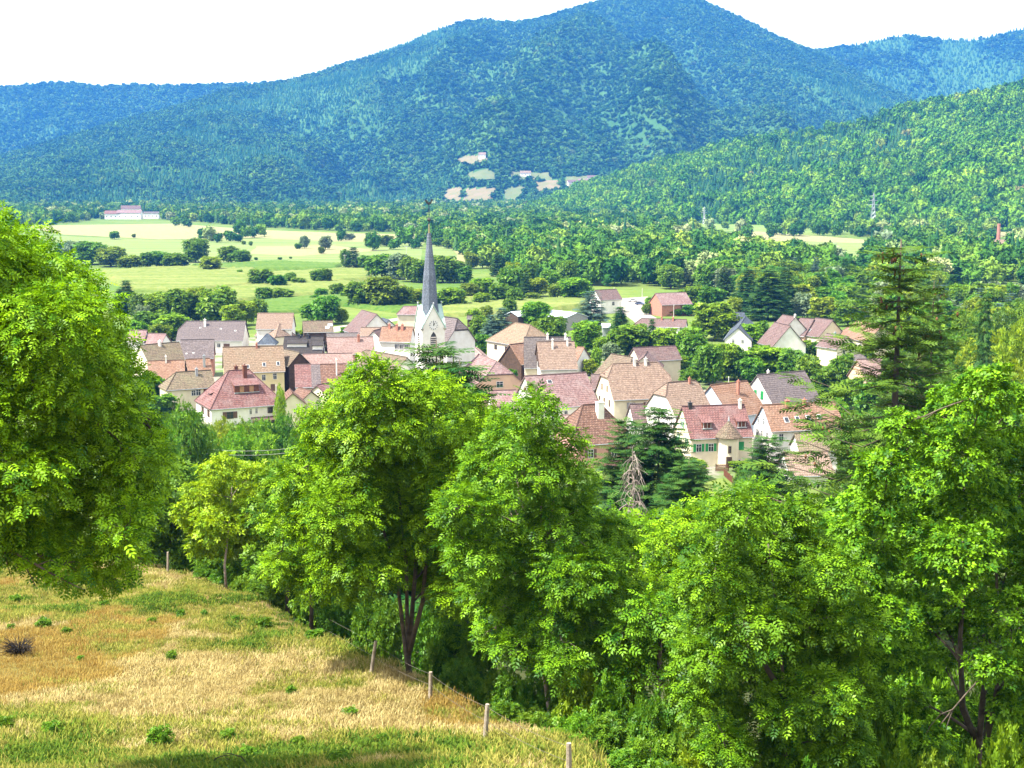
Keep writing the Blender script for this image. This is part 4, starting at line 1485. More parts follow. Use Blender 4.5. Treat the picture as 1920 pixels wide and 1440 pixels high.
# villa with dormers
villa = house('white villa with red hip roof and brown boarded dormers', (429, 695, 467, 692.8), 10.6, 763, 1.0, 'red', 'white', hips=(1, 1), win=[('l', 0.1, -1.9, W(w=1.0, h=1.4, fm='frame_b', sh='brown_s')), ('l', -.65, -1.9, W(w=.9, h=1.4, fm='frame_b', sh='brown_s')), ('f', -0.5, -2.2, W(w=1.5, h=1.4, fm='frame_b', sh='brown_s')), ('f', 0.06, -1.6, W(w=.55, h=1.1)), ('f', 0.22, -1.5, W(w=.55, h=1.1)), ('f', 0.6, -1.6, W(w=1.2, h=1.2, fm='frame_b'))], chims=[(-0.2, 0.1, 0.7, 'wood_red', .7)])
chimney(villa, 0.9, -1.3, villa['dims'][3] - 2.0, villa['dims'][3] + 1.0, 'wood_red', .8)
dormer(villa, 0.4, 0.62, 5.2, 1.7, 'red', 'wood_red', wood=['wood_red', 'wood_tan', 'wood_red', 'wood_tan', 'wood_red'])
mb = MB()
Lv, bv, ev, Rv, w0v, w1v, wyv, kv = villa['dims']
mb.prism([(-wyv, ev - 2.3), (-wyv - 1.5, ev - 2.9), (-wyv - 1.5, ev - 3.05), (-wyv, ev - 2.45)], 0.5, w1v - 0.2)
mb.build('porch_roof', R_['red'], villa)
mb = MB()
for xx in (0.7, w1v - 0.5):
    mb.box(xx - .08, xx + .08, -wyv - 1.45, -wyv - 1.3, -1, ev - 2.95)
mb.build('porch_post', M['wood_red'], villa)
# side dormer of the villa
mb = MB()
xs_d = w0v + 1.6
mb.prism([(xs_d, ev + 1.0), (xs_d, ev + 2.5), (xs_d + 2.4, ev + 3.3), (xs_d + 2.4, ev + 2.2)], -1.0, 1.4, axis='y')
d = mb.build('dormer', M['wood_red'], villa)
me = roof_shell([[(xs_d - .4, -1.3, ev + 2.5), (xs_d - .4, 1.7, ev + 2.5), (xs_d + 2.5, 1.7, ev + 3.5), (xs_d + 2.5, -1.3, ev + 3.5)]][::1], .14)
me.materials.append(R_['red'])
link('dormer_roof', me, d)

house('small cream gabled house below the striped roof', (543, 728, 549, 737), 7.5, None, 0.85, 'rust', 'cream', b=2.9, win=[('r', 0.2, -1.8, W(w=.8, h=1.1))])
house('small orange lean roof above the cream gabled house', (560, 726, 584, 733), 7, None, 0.8, 'rust', 'cream', b=2.6)
house('little red roof leaning right beside the big tree', (594, 722, 624, 716), 6.4, None, 0.7, 'red', 'cream', b=3.4)
house('red house with peach half-hipped gable right of the dark conifer', (897, 664, 931, 677), 10, None, 0.85, 'pink', 'peach', hips=(0, 0.5), b=6.2, win=[('r', 0.0, -.4, W(w=1.6, h=1.3)), ('r', -.45, -2.9, W(w=1.2, h=1.2)), ('r', .45, -2.9, W(w=1.2, h=1.2))])
house('low pink roof before the peach gable', (918, 732, 968, 731), 6.5, 767, 0.7, 'pink', 'white')
house('brown hip roof with spreading eaves right of the church', (966, 605, 994, 609), 11, 644, 0.8, 'tan', 'cream', hips=(1, 1), win=[('f', -.5, -2.0, W(w=1.4, h=1.2, fm='frame_b')), ('f', 0.1, -2.0, W(w=1.4, h=1.2, fm='frame_b'))])
house('small orange roof with dark boarded gable before the spreading roof', (955, 646, 982, 643), 9, 682, 1.1, 'orange', 'wood_dark')
house('long dark-ridged house with a white half-timbered gable', (982, 632, 1071, 632), 11.5, 690, 1.15, 'grey', 'cream', win=[('l', -.5, -2), ('l', 0, -2), ('l', .5, -2), ('l', -.3, 0.4), ('l', .3, 0.4), ('l', -.5, -4.5), ('l', 0.1, -4.5)], chims=[(0.0, -0.05, .7, 'white', .5), (0.75, -0.05, .7, 'white', .5)])
house('orange-brown roof with dark boarded gable before the long house', (1006, 641, 1077, 640), 11, 693, 1.1, 'tanp', 'white', gable=('wood_dark', 'white'), chims=[(-.2, -.25, .6, 'white', .4), (0.6, -.15, .6, 'white', .4)], win=[('l', 0, 0.3, W(w=.8, h=1.0))])
house('small orange roof at the right end of the orange-brown roof', (1082, 650, 1096, 651), 7.5, 678, 0.9, 'orange', 'white')
house('large smooth pink roof in the village centre', (983, 705, 1099, 698), 10.3, 763, 1.0, 'pink', 'white', win=[('f', -0.05, -1.8, W(w=.8, h=1.0)), ('l', 0, -1)], sky=[(-.28, .22, 1.1, .9)])
house('dark brown roof between the pink roof and the tan house', (1108, 702, 1140, 702), 8, 730, 0.9, 'mauve', 'stone')
house('large brown barn roof behind the tan half-hipped house', (1146, 663, 1186, 670), 10, None, 0.9, 'brown', 'stone', b=8.2, name='barn', cat='barn', hips=(0, 0.3))
house('tan half-hipped house with a cream three-storey gable', (1149, 682, 1232, 679), 13, 748, 1.1, 'tanp', 'cream', hips=(0.38, 0.4), win=[('l', -.5, -1.7, W(w=.7, h=1.3, fm='frame_b')), ('l', 0.05, -1.7, W(w=.7, h=1.3, fm='frame_b')), ('l', .55, -1.7, W(w=.7, h=1.3, fm='frame_b')), ('l', -.25, 1.2, W(w=.6, h=1.2, fm='frame_b')), ('l', .3, 1.2, W(w=.6, h=1.2, fm='frame_b')), ('l', .1, 4.0, W(w=.4, h=.8, fm='frame_b')), ('f', -.45, -2.0, W(w=.9, h=1.3, sh='grey_s')), ('f', .1, -2.0, W(w=.9, h=1.3, sh='brown_s')), ('f', -.45, -4.8, W(w=1.0, h=1.3, fm='frame_b'))], chims=[(-0.05, -0.06, .8, 'white', .5), (.45, -.06, .8, 'white', .5)])
house('mauve house behind the tan half-hipped house', (1187, 652, 1267, 648), 9.5, 676, 0.9, 'mauve', 'cream')
house('mauve cross wing on the front of the mauve house', (1216, 655, 1208, 668), 8.6, None, 0.8, 'mauve', 'cream', b=4.2)
house('long low mauve roof among trees at the back right', (1203, 597, 1288, 599), 8, 613, 0.7, 'mauve', 'white', hips=(0.8, 0), chims=[(-.1, -.1, .5, 'brick', .5), (.4, -.2, .5, 'brick', .5)])
house('red barn with long pink roof beside the yard', (1228, 550, 1286, 548), 8.5, 571, 0.75, 'pink', 'brick', name='barn', cat='barn')
house('white house with mauve roof behind the pale yard', (1115, 544, 1156, 542), 9, 562, 0.9, 'mauve', 'white', win=[('f', .2, -2.2, W(w=1.2, h=1.4))])
house('long pale metal-roofed shed behind the round tree', (1036, 581, 1082, 586), 6, 594, 0.3, 'metal_roof', 'grey_s', name='shed', cat='shed', cap=False)
house('low dark open shed left of the pale metal shed', (958, 584, 986, 582), 5.5, 592, 0.35, 'metal_roof', 'wood_dark', name='shed', cat='shed', cap=False)
house('small pale metal shed right of the blue spruce', (1128, 606, 1144, 606), 5, 614, 0.3, 'metal_roof', 'zinc', name='shed', cat='shed', cap=False)
house('tiny brown hut in the field right of the tower', (875, 589, 888, 589), 4.5, 598, 0.9, 'grey', 'wood_dark', name='hut', cat='hut')
house('low salmon wall roof right of the church nave', (885, 646, 905, 664), 5, None, 0.6, 'salmon', 'white', b=2.2, name='shed', cat='shed')
house('brick-red hip roof with a white chimney in the near row', (1093, 759, 1126, 757), 10.5, 832, 1.1, 'rust', 'pink_w', hips=(0.75, 0.75), win=[('f', -.5, -2.4, W(w=1.1, h=1.5, sh='brown_s')), ('f', .4, -2.4, W(w=1.1, h=1.5, sh='brown_s'))], chims=[(.5, -.28, .5, 'white', 1.2)])
house('low pink roof left of the brick-red hip roof', (1050, 778, 1078, 778), 6.2, 808, 0.8, 'salmon', 'pink_w')
house('small brown roof under the tan half-hipped house', (1180, 758, 1206, 757), 7.8, 795, 1.2, 'mauve', 'white')
house('tan hipped roof behind the turret house', (1252, 717, 1303, 713), 11, 776, 1.0, 'tanp', 'white', hips=(0.4, 0.15), chims=[(.5, -.08, .5, 'brick', .4)])
house('orange-brown roof left of the green-shuttered house', (1332, 722, 1401, 714), 9.8, 778, 0.95, 'orange', 'blue_w', chims=[(.1, -.35, .5, 'brick', .5)])
house('white house with violet-grey roof and green shutters', (1419, 703, 1509, 695), 11, 754, 1.05, 'greyv', 'white', win=[('l', -.3, .6, W(w=.9, h=1.7, sh='green_s', closed=True)), ('l', .12, .6, W(w=.8, h=1.7, sh='green_s', closed=True))], chims=[(-.5, .05, .5, 'white', .4)])
turret = house('cream house with red roof and round stair turret', (1278, 762, 1396, 758), 10.2, 821, 1.0, 'red', 'cream', win=[('l', 0.05, 1.2, W(w=.8, h=1.2, sh='green_s')), ('l', -.5, -1.6, W(w=.8, h=1.3, sh='green_s')), ('l', .5, -1.6, W(w=.8, h=1.3, sh='green_s')), ('f', .62, -2.4, W(w=1.3, h=1.5, sh='green_s', closed=True)), ('f', .3, -2.3, W(w=.45, h=1.4, sh='green_s', closed=True)), ('f', -.35, -2.4, W(w=1.0, h=1.4, sh='green_s')), ('f', -.75, -2.4, W(w=1.0, h=1.4, sh='green_s')), ('f', .55, -4.6, W(w=1.0, h=.5)), ('f', .3, -5.2, W(w=.9, h=1.4, fm='frame_b'))], chims=[(-.75, -.05, .6, 'iron', .6), (.82, -.1, .8, 'white', .5)])
dormer(turret, -2.4, 0.72, 1.7, 1.3, 'red', 'wood_red')
dormer(turret, 4.1, 0.72, 1.7, 1.3, 'red', 'wood_red')
Lt, bt, et, Rt, w0t, w1t, wyt, kt = turret['dims']
mb = MB()
tx, ty = 1.1, -wyt - 0.4
mb.tube([(tx, ty, -1.5), (tx, ty, et + 0.45)], [1.85, 1.85], 20)
tw = mb.build('turret', M['cream'], turret, smooth=False)
ring, apex = [], (tx, ty, et + 3.2)
for i in range(12):
    a = 2 * math.pi * i / 12
    ring.append((tx + 2.5 * math.cos(a), ty + 2.5 * math.sin(a), et + 0.25))
me = roof_shell([[ring[i], ring[(i + 1) % 12], apex] for i in range(12)], .12)
me.materials.append(R_['brown'])
tr = link('turret_roof', me, tw)
mb = MB()
mb.tube([(tx, ty, et + 3.0), (tx, ty, et + 3.5), (tx, ty, et + 4.0)], [.22, .14, .02], 8)
mb.build('finial', M['zinc'], tr)
add_window(tw, (tx - 0.4, ty - 1.8, et - 2.4), -0.2, .6, 1.2, 'frame_b')
mb = MB()
mb.box(tx - 1.0, tx - 0.0, ty - 1.95, ty - 1.7, -0.2, 2.0)
mb.build('door', M['wood_dark'], tw)
house('pale blue house with orange roof and four skylights', (1429, 759, 1566, 753), 10.2, 806, 1.0, 'orange', 'white', gable=('blue_w', 'blue_w'), win=[('l', -.1, .6, W(w=.7, h=1.2)), ('l', .5, .6, W(w=.7, h=1.2)), ('l', -.5, -1.8), ('l', 0.1, -1.8), ('l', .6, -1.8), ('l', .2, 3.2, W(w=.5, h=.6)), ('f', -.75, -1.9, W(w=.9, h=1.4)), ('f', -.2, -1.1, W(w=1.0, h=.8)), ('f', 0, -1.1, W(w=1.0, h=.8)), ('f', .3, -1.1, W(w=1.0, h=.8)), ('f', .6, -1.1, W(w=1.0, h=.8))], chims=[(-.35, -.1, .6, 'brick', .7), (0.12, -.1, .6, 'brick', .6)], sky=[(-.5, .6, .9, 1.2), (-.2, .58, .8, 1.1), (.1, .56, .8, 1.1), (.4, .55, .8, 1.1)])
house('grey mossy roof with white gable before the pale blue house', (1489, 813, 1566, 812), 6.8, 846, 0.75, 'moss', 'white')
house('low tan roof in front of the mossy roof', (1468, 848, 1552, 847), 5.2, 892, 0.6, 'tanp', 'white')
house('grey-blue roofed white house behind the round bright tree', (1370, 586, 1396, 586), 9, 606, 0.9, 'slate', 'white')
house('white gable with two windows below the grey-blue roof', (1398, 592, 1384, 614), 8.2, None, 0.9, 'slate', 'white', b=4.2, win=[('r', -.35, -.8, W(w=.8, h=1.1)), ('r', .35, -.8, W(w=.8, h=1.1))])
house('mauve roof at the far end of the row in the trees', (1467, 590, 1492, 594), 10, 620, 0.95, 'mauve', 'white', chims=[(.9, 0, .5, 'white', .5)])
house('grey-roofed white gable before the mauve row', (1452, 604, 1482, 611), 9.5, None, 1.1, 'mauve', 'white', b=5.4)
house('mauve roof in the middle of the row right of it', (1500, 596, 1527, 598), 9, 630, 0.9, 'mauve', 'peach')
house('mauve roof with cream gable closing the row', (1529, 596, 1562, 600), 9.2, 630, 0.9, 'mauve', 'cream', win=[('r', 0, -.5)], sky=[(-.5, .7, .9, .9)])
house('small mauve-roofed cream house with a grey chimney', (1550, 625, 1590, 631), 8.5, 652, 0.9, 'mauve', 'cream', win=[('r', -.3, -1.6), ('r', .3, -1.6)], chims=[(-.1, -.1, .6, 'zinc', .5)])
house('orange hip-roofed cream house left of the tall fir', (1608, 601, 1652, 610), 9, 636, 0.95, 'orange', 'cream', hips=(0.9, 0.2), win=[('f', -.4, -2.2, W(w=1.6, h=1.3)), ('f', .1, -2.2, W(w=1.2, h=1.3)), ('f', .6, -2.2, W(w=1.6, h=1.3))])
house('small dark grey hip roof before the orange house', (1598, 659, 1610, 659), 6.5, 676, 0.8, 'grey', 'white', hips=(1, 1))
house('peach house with pink roof and blue windows behind the fir', (1606, 674, 1690, 671), 9.5, 712, 0.95, 'salmon', 'peach', win=[('l', -.3, -1.5), ('l', .3, -1.5), ('f', -.45, -1.7, W(w=1.8, h=1.3)), ('f', -.1, -1.7, W(w=1.8, h=1.3)), ('f', .4, -1.7, W(w=1.4, h=1.3))])
house('salmon roof half hidden by the tall fir', (1676, 737, 1722, 734), 8, 768, 0.8, 'salmon', 'white')
house('white flat shed under the fir', (1590, 874, 1640, 872), 4.5, 888, 0.3, 'metal_roof', 'white', name='shed', cat='shed', cap=False)
# cladding changes on the striped roof: a slate grey panel laid over red
def roof_panel(root, a0, a1, mat):
    L, b, e2, R2, w0, w1, wy, k = root['dims']
    x0, x1 = a0 * L / 2, a1 * L / 2
    me = roof_shell([[(x0, -b * .995, R2 - k * b * .995 + .06), (x1, -b * .995, R2 - k * b * .995 + .06), (x1, -0.05, R2 + .03), (x0, -0.05, R2 + .03)]], .05)
    me.materials.append(R_[mat])
    link('roof_panel', me, root)
for o in list(bpy.data.objects):
    if o.get('label') == 'roof striped in red, slate grey and brown':
        roof_panel(o, 0.28, 1.0, 'greyv')
    if o.get('label', '').startswith('charcoal roof with dark'):
        dormer(o, -1.5, .6, 5.0, 1.0, 'dark', 'white')
        dormer(o, 4.0, .75, 2.6, 1.2, 'dark', 'white')

# ------------------------------------------------------------------ church
def church():
    D = 330.0
    p = atd(806, 613, D)
    root = empty('church', (p[0], p[1], 0), math.radians(21))
    tag(root, 'white church with tall slate needle spire and clock gables', 'church')
    zz = lambda py: atd(800, py, D)[2]
    s = 2.75
    zg, zp, zt = zz(613), zz(573), zz(437)
    mb = MB()
    mb.box(-s, s, -s, s, -1.5, zg)
    # gables on all four faces
    for a in range(4):
        c, n = math.cos(a * math.pi / 2), math.sin(a * math.pi / 2)
        t = lambda x, y, z: (x * c - y * n, x * n + y * c, z)
        f = [t(-s, -s + .002, zg - .01), t(s, -s + .002, zg - .01), t(0, -s + .002, zp)]
        bk = [t(-s + .35, -s + .4, zg - .01), t(s - .35, -s + .4, zg - .01), t(0, -s + .4, zp - .5)]
        mb.poly(f); mb.poly(bk[::-1])
        for i in range(3):
            j = (i + 1) % 3
            mb.poly([f[i], f[j], bk[j], bk[i]])
    tw = mb.build('tower', M['white'], root)
    # verdigris copings on the gables: roofs running back into the spire
    for a in range(4):
        c, n = math.cos(a * math.pi / 2), math.sin(a * math.pi / 2)
        t = lambda x, y, z: (x * c - y * n, x * n + y * c, z)
        o_ = .22
        apx, apb = t(0, -s - o_, zp + .35), t(0, -0.2, zp + .35)
        l, lb = t(-s - .3, -s - o_, zg - .05), t(-s * .35, -.8, zg - .05 + 1.2)
        r, rb = t(s + .3, -s - o_, zg - .05), t(s * .35, -.8, zg - .05 + 1.2)
        me = roof_shell([[l, apx, apb, lb][::-1], [apx, r, rb, apb][::-1]], .22)
        me.materials.append(M['copper'])
        link('gable_roof', me, tw)
        mb = MB()
        mb.tube([t(0, -s - .1, zp + .3), t(0, -s - .1, zp + .8), t(0, -s - .1, zp + 1.0)], [.14, .2, .05], 6)
        mb.build('finial', M['zinc'], tw)
        mb = MB()
        for q in (-1, 1):
            mb.tube([t(q * s, -s - .02, zg - .6), t(q * s, -s - .02, zg - .05)], [.16, .42], 5)
        mb.build('cornice_stone', M['stone'], tw)
        # clock
        mb = MB()
        cz = zg + (zp - zg) * .06 + .35
        k = 24
        disc = [t(1.12 * math.cos(2 * math.pi * i / k), -s - .05, cz + 1.12 * math.sin(2 * math.pi * i / k)) for i in range(k)]
        mb.poly(disc)
        mb.poly([t(1.12 * math.cos(2 * math.pi * i / k), -s + .01, cz + 1.12 * math.sin(2 * math.pi * i / k)) for i in range(k)][::-1])
        for i in range(k):
            a0, a1 = 2 * math.pi * i / k, 2 * math.pi * (i + 1) / k
            mb.poly([t(1.12 * math.cos(a0), -s - .05, cz + 1.12 * math.sin(a0)), t(1.12 * math.cos(a1), -s - .05, cz + 1.12 * math.sin(a1)), t(1.12 * math.cos(a1), -s + .01, cz + 1.12 * math.sin(a1)), t(1.12 * math.cos(a0), -s + .01, cz + 1.12 * math.sin(a0))])
        ck = mb.build('clock_face', M['frame_w'], tw)
        mk = MB()
        def barp(a0, r0, r1, w):
            dx, dz = math.sin(a0), math.cos(a0)
            px_, pz_ = dz, -dx
            q4 = [(dx * r0 - px_ * w, dz * r0 - pz_ * w), (dx * r0 + px_ * w, dz * r0 + pz_ * w), (dx * r1 + px_ * w, dz * r1 + pz_ * w), (dx * r1 - px_ * w, dz * r1 - pz_ * w)]
            A = [t(x, -s - .09, cz + z) for x, z in q4]
            B = [t(x, -s - .05, cz + z) for x, z in q4]
            mk.poly(A); mk.poly(B[::-1])
            for i in range(4):
                j = (i + 1) % 4
                mk.poly([A[i], A[j], B[j], B[i]])
        for i in range(12):
            barp(i * math.pi / 6, .8, 1.06, .065)
        mk.build('hour_mark', M['iron'], ck)
        mk = MB()
        barp(math.radians(38), -.1, .6, .08)
        barp(math.radians(2), -.15, .85, .06)
        mk.build('clock_hand', M['iron'], ck)
        # tall louvred bell opening
        mb = MB()
        z0, z1 = zg - 6.6, zg - 2.2
        prof = [(-.75, z0), (.75, z0), (.75, z1), (.5, z1 + .7), (0, z1 + 1.35), (-.5, z1 + .7), (-.75, z1)]
        for i in range(len(prof)):
            pass
        A = [t(x, -s - .012, z) for x, z in prof]
        mb.poly(A)
        B = [t(x, -s + .3, z) for x, z in prof]
        mb.poly(B[::-1])
        for i in range(len(prof)):
            j = (i + 1) % len(prof)
            mb.poly([A[i], A[j], B[j], B[i]])
        lo = mb.build('bell_opening', M['iron'], tw)
        for i in range(10):
            zl = z0 + .15 + i * .47
            hw = .72 if zl < z1 else max(.12, .72 - (zl - z1) * .5)
            ml = MB()
            q8 = [t(-hw, -s - .03, zl + .2), t(hw, -s - .03, zl + .2), t(hw, -s - .24, zl), t(-hw, -s - .24, zl)]
            q9 = [(x, y, z - .05) for x, y, z in q8]
            ml.poly(q8); ml.poly(q9[::-1])
            for m_ in range(4):
                n_ = (m_ + 1) % 4
                ml.poly([q8[m_], q8[n_], q9[n_], q9[m_]])
            ml.build('louvre', M['stone'], lo)
    # spire: octagonal needle, slightly hollow, leaning in between the gables
    prof = [(zg - .3, 2.8), (zg + 2.2, 2.3), (zp + .4, 1.88), (zp + 3.5, 1.68), (zp + 6.5, 1.46), (zp + 10, 1.1), (zp + 14, .68), (zt, .42)]
    rings = []
    for z, r in prof:
        rings.append([(r * math.cos(math.pi / 8 + i * math.pi / 4), r * math.sin(math.pi / 8 + i * math.pi / 4), z) for i in range(8)])
    tops = []
    for i in range(len(rings) - 1):
        for k in range(8):
            j = (k + 1) % 8
            tops.append([rings[i][k], rings[i][j], rings[i + 1][j], rings[i + 1][k]])
    tops.append(rings[-1])
    me = roof_shell(tops, .05)
    me.materials.append(R_['spire'])
    sp = link('spire', me, root)
    mb = MB()
    mb.tube([(0, 0, zt - .1), (0, 0, zz(420))], [.24, .14], 8)
    mb.build('spire_cap', M['gold'], sp)
    mb = MB()
    mb.tube([(0, 0, zz(421)), (0, 0, zz(383))], [.09, .05], 6)
    z_ = zz(412)
    mb.tube([(0, 0, z_ - .45), (0, 0, z_ - .3), (0, 0, z_), (0, 0, z_ + .3), (0, 0, z_ + .45)], [.05, .36, .5, .36, .05], 10)
    mb.build('finial', M['iron'], sp)
    # weathercock: body, neck, comb, tail as a thin cut plate
    z_ = zz(381)
    prof = [(-.1, -.35), (.35, -.3), (.6, 0), (.75, .55), (1.0, .62), (.85, .85), (.7, 1.05), (.5, .8), (.3, .3), (-.2, .2), (-.5, .75), (-.95, .85), (-.85, .4), (-.6, -.05)]
    mb = MB()
    mb.prism([(x, z_ + z) for x, z in prof], -.05, .05, axis='y')
    mb.build('weathercock', M['iron'], sp)
    # nave: behind and right of the tower
    nav = house('temporary', (806, 590, 858, 597), 17.5, 638, 1.25, 'greyv', 'white', hips=(0, 0.45), name='nave', win=[('f', .1, -3.6, W(w=1.3, h=2.8)), ('f', .7, -3.6, W(w=1.3, h=2.8, sh='grey_s', closed=True))], chims=[(-0.1, 0, .6, 'brick', .6)])
    del nav['label'], nav['category'], nav['dims']
    mw = Matrix.Translation(nav.location) @ Matrix.Rotation(nav.rotation_euler.z, 4, 'Z')
    rm = Matrix.Translation(root.location) @ Matrix.Rotation(root.rotation_euler.z, 4, 'Z')
    for ch in list(nav.children):
        loc = rm.inverted() @ mw @ Matrix.Translation(ch.location) @ ch.rotation_euler.to_matrix().to_4x4()
        ch.parent = root
        ch.location = loc.to_translation()
        ch.rotation_euler = loc.to_euler()
        ch.name = 'nave_' + ch.name.split('.')[0] if ch.name.split('.')[0] in ('roof', 'wall', 'gable_wall') else ch.name
    bpy.data.objects.remove(nav)
church()
for o in bpy.data.objects:
    if 'dims' in o:
        del o['dims']

# ------------------------------------------------------------------ hamlets and masts beyond
def tiny_house(label, p, w, d, h, rise, roof, wall, ang, wins=2, cat='house', name='house'):
    root = empty(name, p, ang)
    tag(root, label, cat)
    mb = MB()
    mb.box(-w / 2, w / 2, -d / 2, d / 2, -4, h)
    for s in (-1, 1):
        mb.poly([(s * w / 2, -d / 2, h), (s * w / 2, d / 2, h), (s * w / 2, 0, h + rise)])
    mb.build('wall', M[wall], root)
    e = .5
    k = rise / (d / 2)
    me = roof_shell([[(-w / 2 - e, -d / 2 - e, h - e * k + .15), (w / 2 + e, -d / 2 - e, h - e * k + .15), (w / 2 + e, 0, h + rise + .15), (-w / 2 - e, 0, h + rise + .15)],
                     [(w / 2 + e, d / 2 + e, h - e * k + .15), (-w / 2 - e, d / 2 + e, h - e * k + .15), (-w / 2 - e, 0, h + rise + .15), (w / 2 + e, 0, h + rise + .15)]], .25)
    me.materials.append(R_[roof])
    link('roof', me, root)
    for i in range(wins):
        add_window(root, (-w / 2 + w * (i + .5) / wins, -d / 2, h * .4), 0, min(1.6, w / wins * .5), 1.6)
    return root
for lab, px, py, w, d, h, ri, ro, wa, an in [
    ('far white hall with red roof at the left of the plain', 214, 411, 24, 12, 8, 4, 'red', 'white', .1),
    ('far long white house right of the red-roofed hall', 244, 411, 34, 12, 9, 4, 'pink', 'white', -.05),
    ('far low white block at the right end of that hamlet', 285, 410, 22, 12, 8, 2, 'grey', 'white', 0),
    ('far mauve roof behind the long white house', 246, 403, 30, 12, 10, 5, 'mauve', 'white', .2)]:
    p = at(px, py, 0)
    tiny_house(lab, p, w, d, h, ri, ro, wa, an, 4)
for lab, px, py, w, ro in [
    ('far white farm on the wooded slope, left of three', 1074, 348, 26, 'mauve'), ('far white farm on the wooded slope, middle of three', 1092, 346, 22, 'pink'),
    ('far white farm on the wooded slope, right of three', 1110, 340, 24, 'mauve'), ('far pale house in the clearing above the dry fields', 985, 331, 24, 'tan'),
    ('far small house beside the topmost clearing', 905, 297, 16, 'tanp')]:
    p = hit_range(main_range, px, py)
    tiny_house(lab, (p[0], p[1], p[2] + 1), w, 12, 7, 5, ro, 'white', random.uniform(-.3, .3), 3)

def pylon(label, px, py, top):
    p = at(px, py, 0)
    h = (py - top) / FPX * p[1]
    root = empty('pylon', (p[0], p[1], 0))
    tag(root, label, 'pylon', 'power pylons before the wooded hill')
    mb = MB()
    for sx in (-1, 1):
        for sy in (-1, 1):
            mb.tube([(sx * h * .085, sy * h * .085, 0), (sx * h * .03, sy * h * .03, h * .6), (sx * .25, sy * .25, h)], [.32, .28, .2], 4)
    n = 8
    for i in range(n):
        z0, z1 = h * i / n, h * (i + 1) / n
        r = lambda z: h * .085 + (h * .03 - h * .085) * min(1, z / (h * .6)) if z < h * .6 else h * .03 + (.25 - h * .03) * (z - h * .6) / (h * .4)
        for sy in (-1, 1):
            mb.tube([(-r(z0), sy * r(z0), z0), (r(z1), sy * r(z1), z1)], [.16, .16], 4)
            mb.tube([(r(z0), sy * r(z0), z0), (-r(z1), sy * r(z1), z1)], [.16, .16], 4)
    mb.build('lattice', M['zinc'], root)
    mb = MB()
    for z, w in ((h * .66, h * .16), (h * .78, h * .12), (h * .9, h * .09)):
        mb.tube([(-w, 0, z), (0, 0, z + .8), (w, 0, z)], [.15, .3, .15], 4)
    mb.build('crossarm', M['zinc'], root)
pylon('tall grey lattice pylon before the wooded hill', 1636, 430, 362)
pylon('shorter faint pylon at the left foot of the wooded hill', 1320, 420, 388)
p = at(1871, 466, 0)
root = empty('factory_chimney', p)
tag(root, 'lone brick factory chimney at the right of the plain', 'chimney')
h = 46 / FPX * p[1]
mb = MB()
mb.tube([(0, 0, 0), (0, 0, h * .95), (0, 0, h * .96), (0, 0, h)], [1.7, 1.15, 1.35, 1.3], 12)
mb.build('shaft', M['brick'], root)
mb = MB()
mb.box(-2.6, 2.6, -2.6, 2.6, -.5, 3)
mb.build('plinth', M['brick'], root)
tiny_house('long low works roof at the foot of the brick chimney', at(1880, 467, 0) + np.array((6, 3, 0)), 60, 14, 4, 3, 'tan', 'cream', 0, 4)

def polemast(label, px, py, top, z=0.0, arm=False, mat='pole', r=.14):
    p = at(px, py, z)
    h = (py - top) / FPX * p[1]
    root = empty('utility_pole', (p[0], p[1], float(gz(p[0], p[1]))))
    tag(root, label, 'pole', 'utility poles in the village')
    mb = MB()
    mb.tube([(0, 0, 0), (0, 0, h)], [r * 1.2, r * .8], 7)
    mb.build('mast', M[mat], root)
    mb = MB()
    if arm:
        mb.box(-1.2, 1.2, -.06, .06, h - .35, h - .2)
    mb.tube([(0, 0, h), (0, 0, h + .3)], [.1, .06], 6)
    for s in ((-1, 0, 1) if arm else (0,)):
        mb.tube([(s, 0, h - .2), (s, 0, h + .05)], [.07, .05], 6)
    mb.build('insulator', M['frame_w'], root)
polemast('pale pole at the right corner of the red-roofed villa', 519, 778, 722)
polemast('pole with crossarm in the meadow left of the spire', 647, 503, 478, arm=True)
polemast('thin pole among the shrubs of the plain', 323, 503, 486)
polemast('pole with crossarm behind the spire', 762, 478, 462, arm=True)
polemast('tall pale pole before the yard', 1162, 624, 565)
polemast('slim pole left of the mauve house in the yard', 1151, 570, 540)
polemast('pole right of the red barn', 1263, 600, 573)
polemast('pole between the orange roof and the green-shuttered house', 1366, 722, 692, z=2)
polemast('pole with crossarm between church nave and the blue spruces', 892, 640, 614, arm=True)
polemast('pole standing in the yard behind the white house', 1204, 560, 542)

# ------------------------------------------------------------------ trees of the plain and the village
UB = {}
UB['mid'] = [unit_broadleaf(100 + i, 'clump', 2300, .42, .10, .075, 'mid') for i in range(3)]
UB['dark'] = [unit_broadleaf(110 + i, 'clump', 2300, .44, .06, .075, 'dark') for i in range(3)]
UB['bright'] = [unit_broadleaf(120 + i, 'clump', 2300, .42, .08, .075, 'bright') for i in range(3)]
UB['silver'] = [unit_broadleaf(130 + i, 'clump', 2000, .42, .08, .075, 'silver') for i in range(2)]
UB['tall'] = [unit_broadleaf(140 + i, 'clump', 2000, .22, .05, .06, 'mid', shape='tall') for i in range(2)]
UB['needle'] = [unit_conifer(150 + i, 22, .21, 'needle', 7, .12, .35) for i in range(3)]
UB['blue'] = [unit_conifer(160 + i, 20, .27, 'needle_b', 7, .13, .2) for i in range(2)]
UB['fine_mid'] = [unit_broadleaf(170 + i, 'simple', 2600, .42, .08, .055, 'mid', 26) for i in range(2)]
UB['fine_bright'] = [unit_broadleaf(180 + i, 'simple', 2600, .42, .06, .055, 'bright', 26) for i in range(2)]
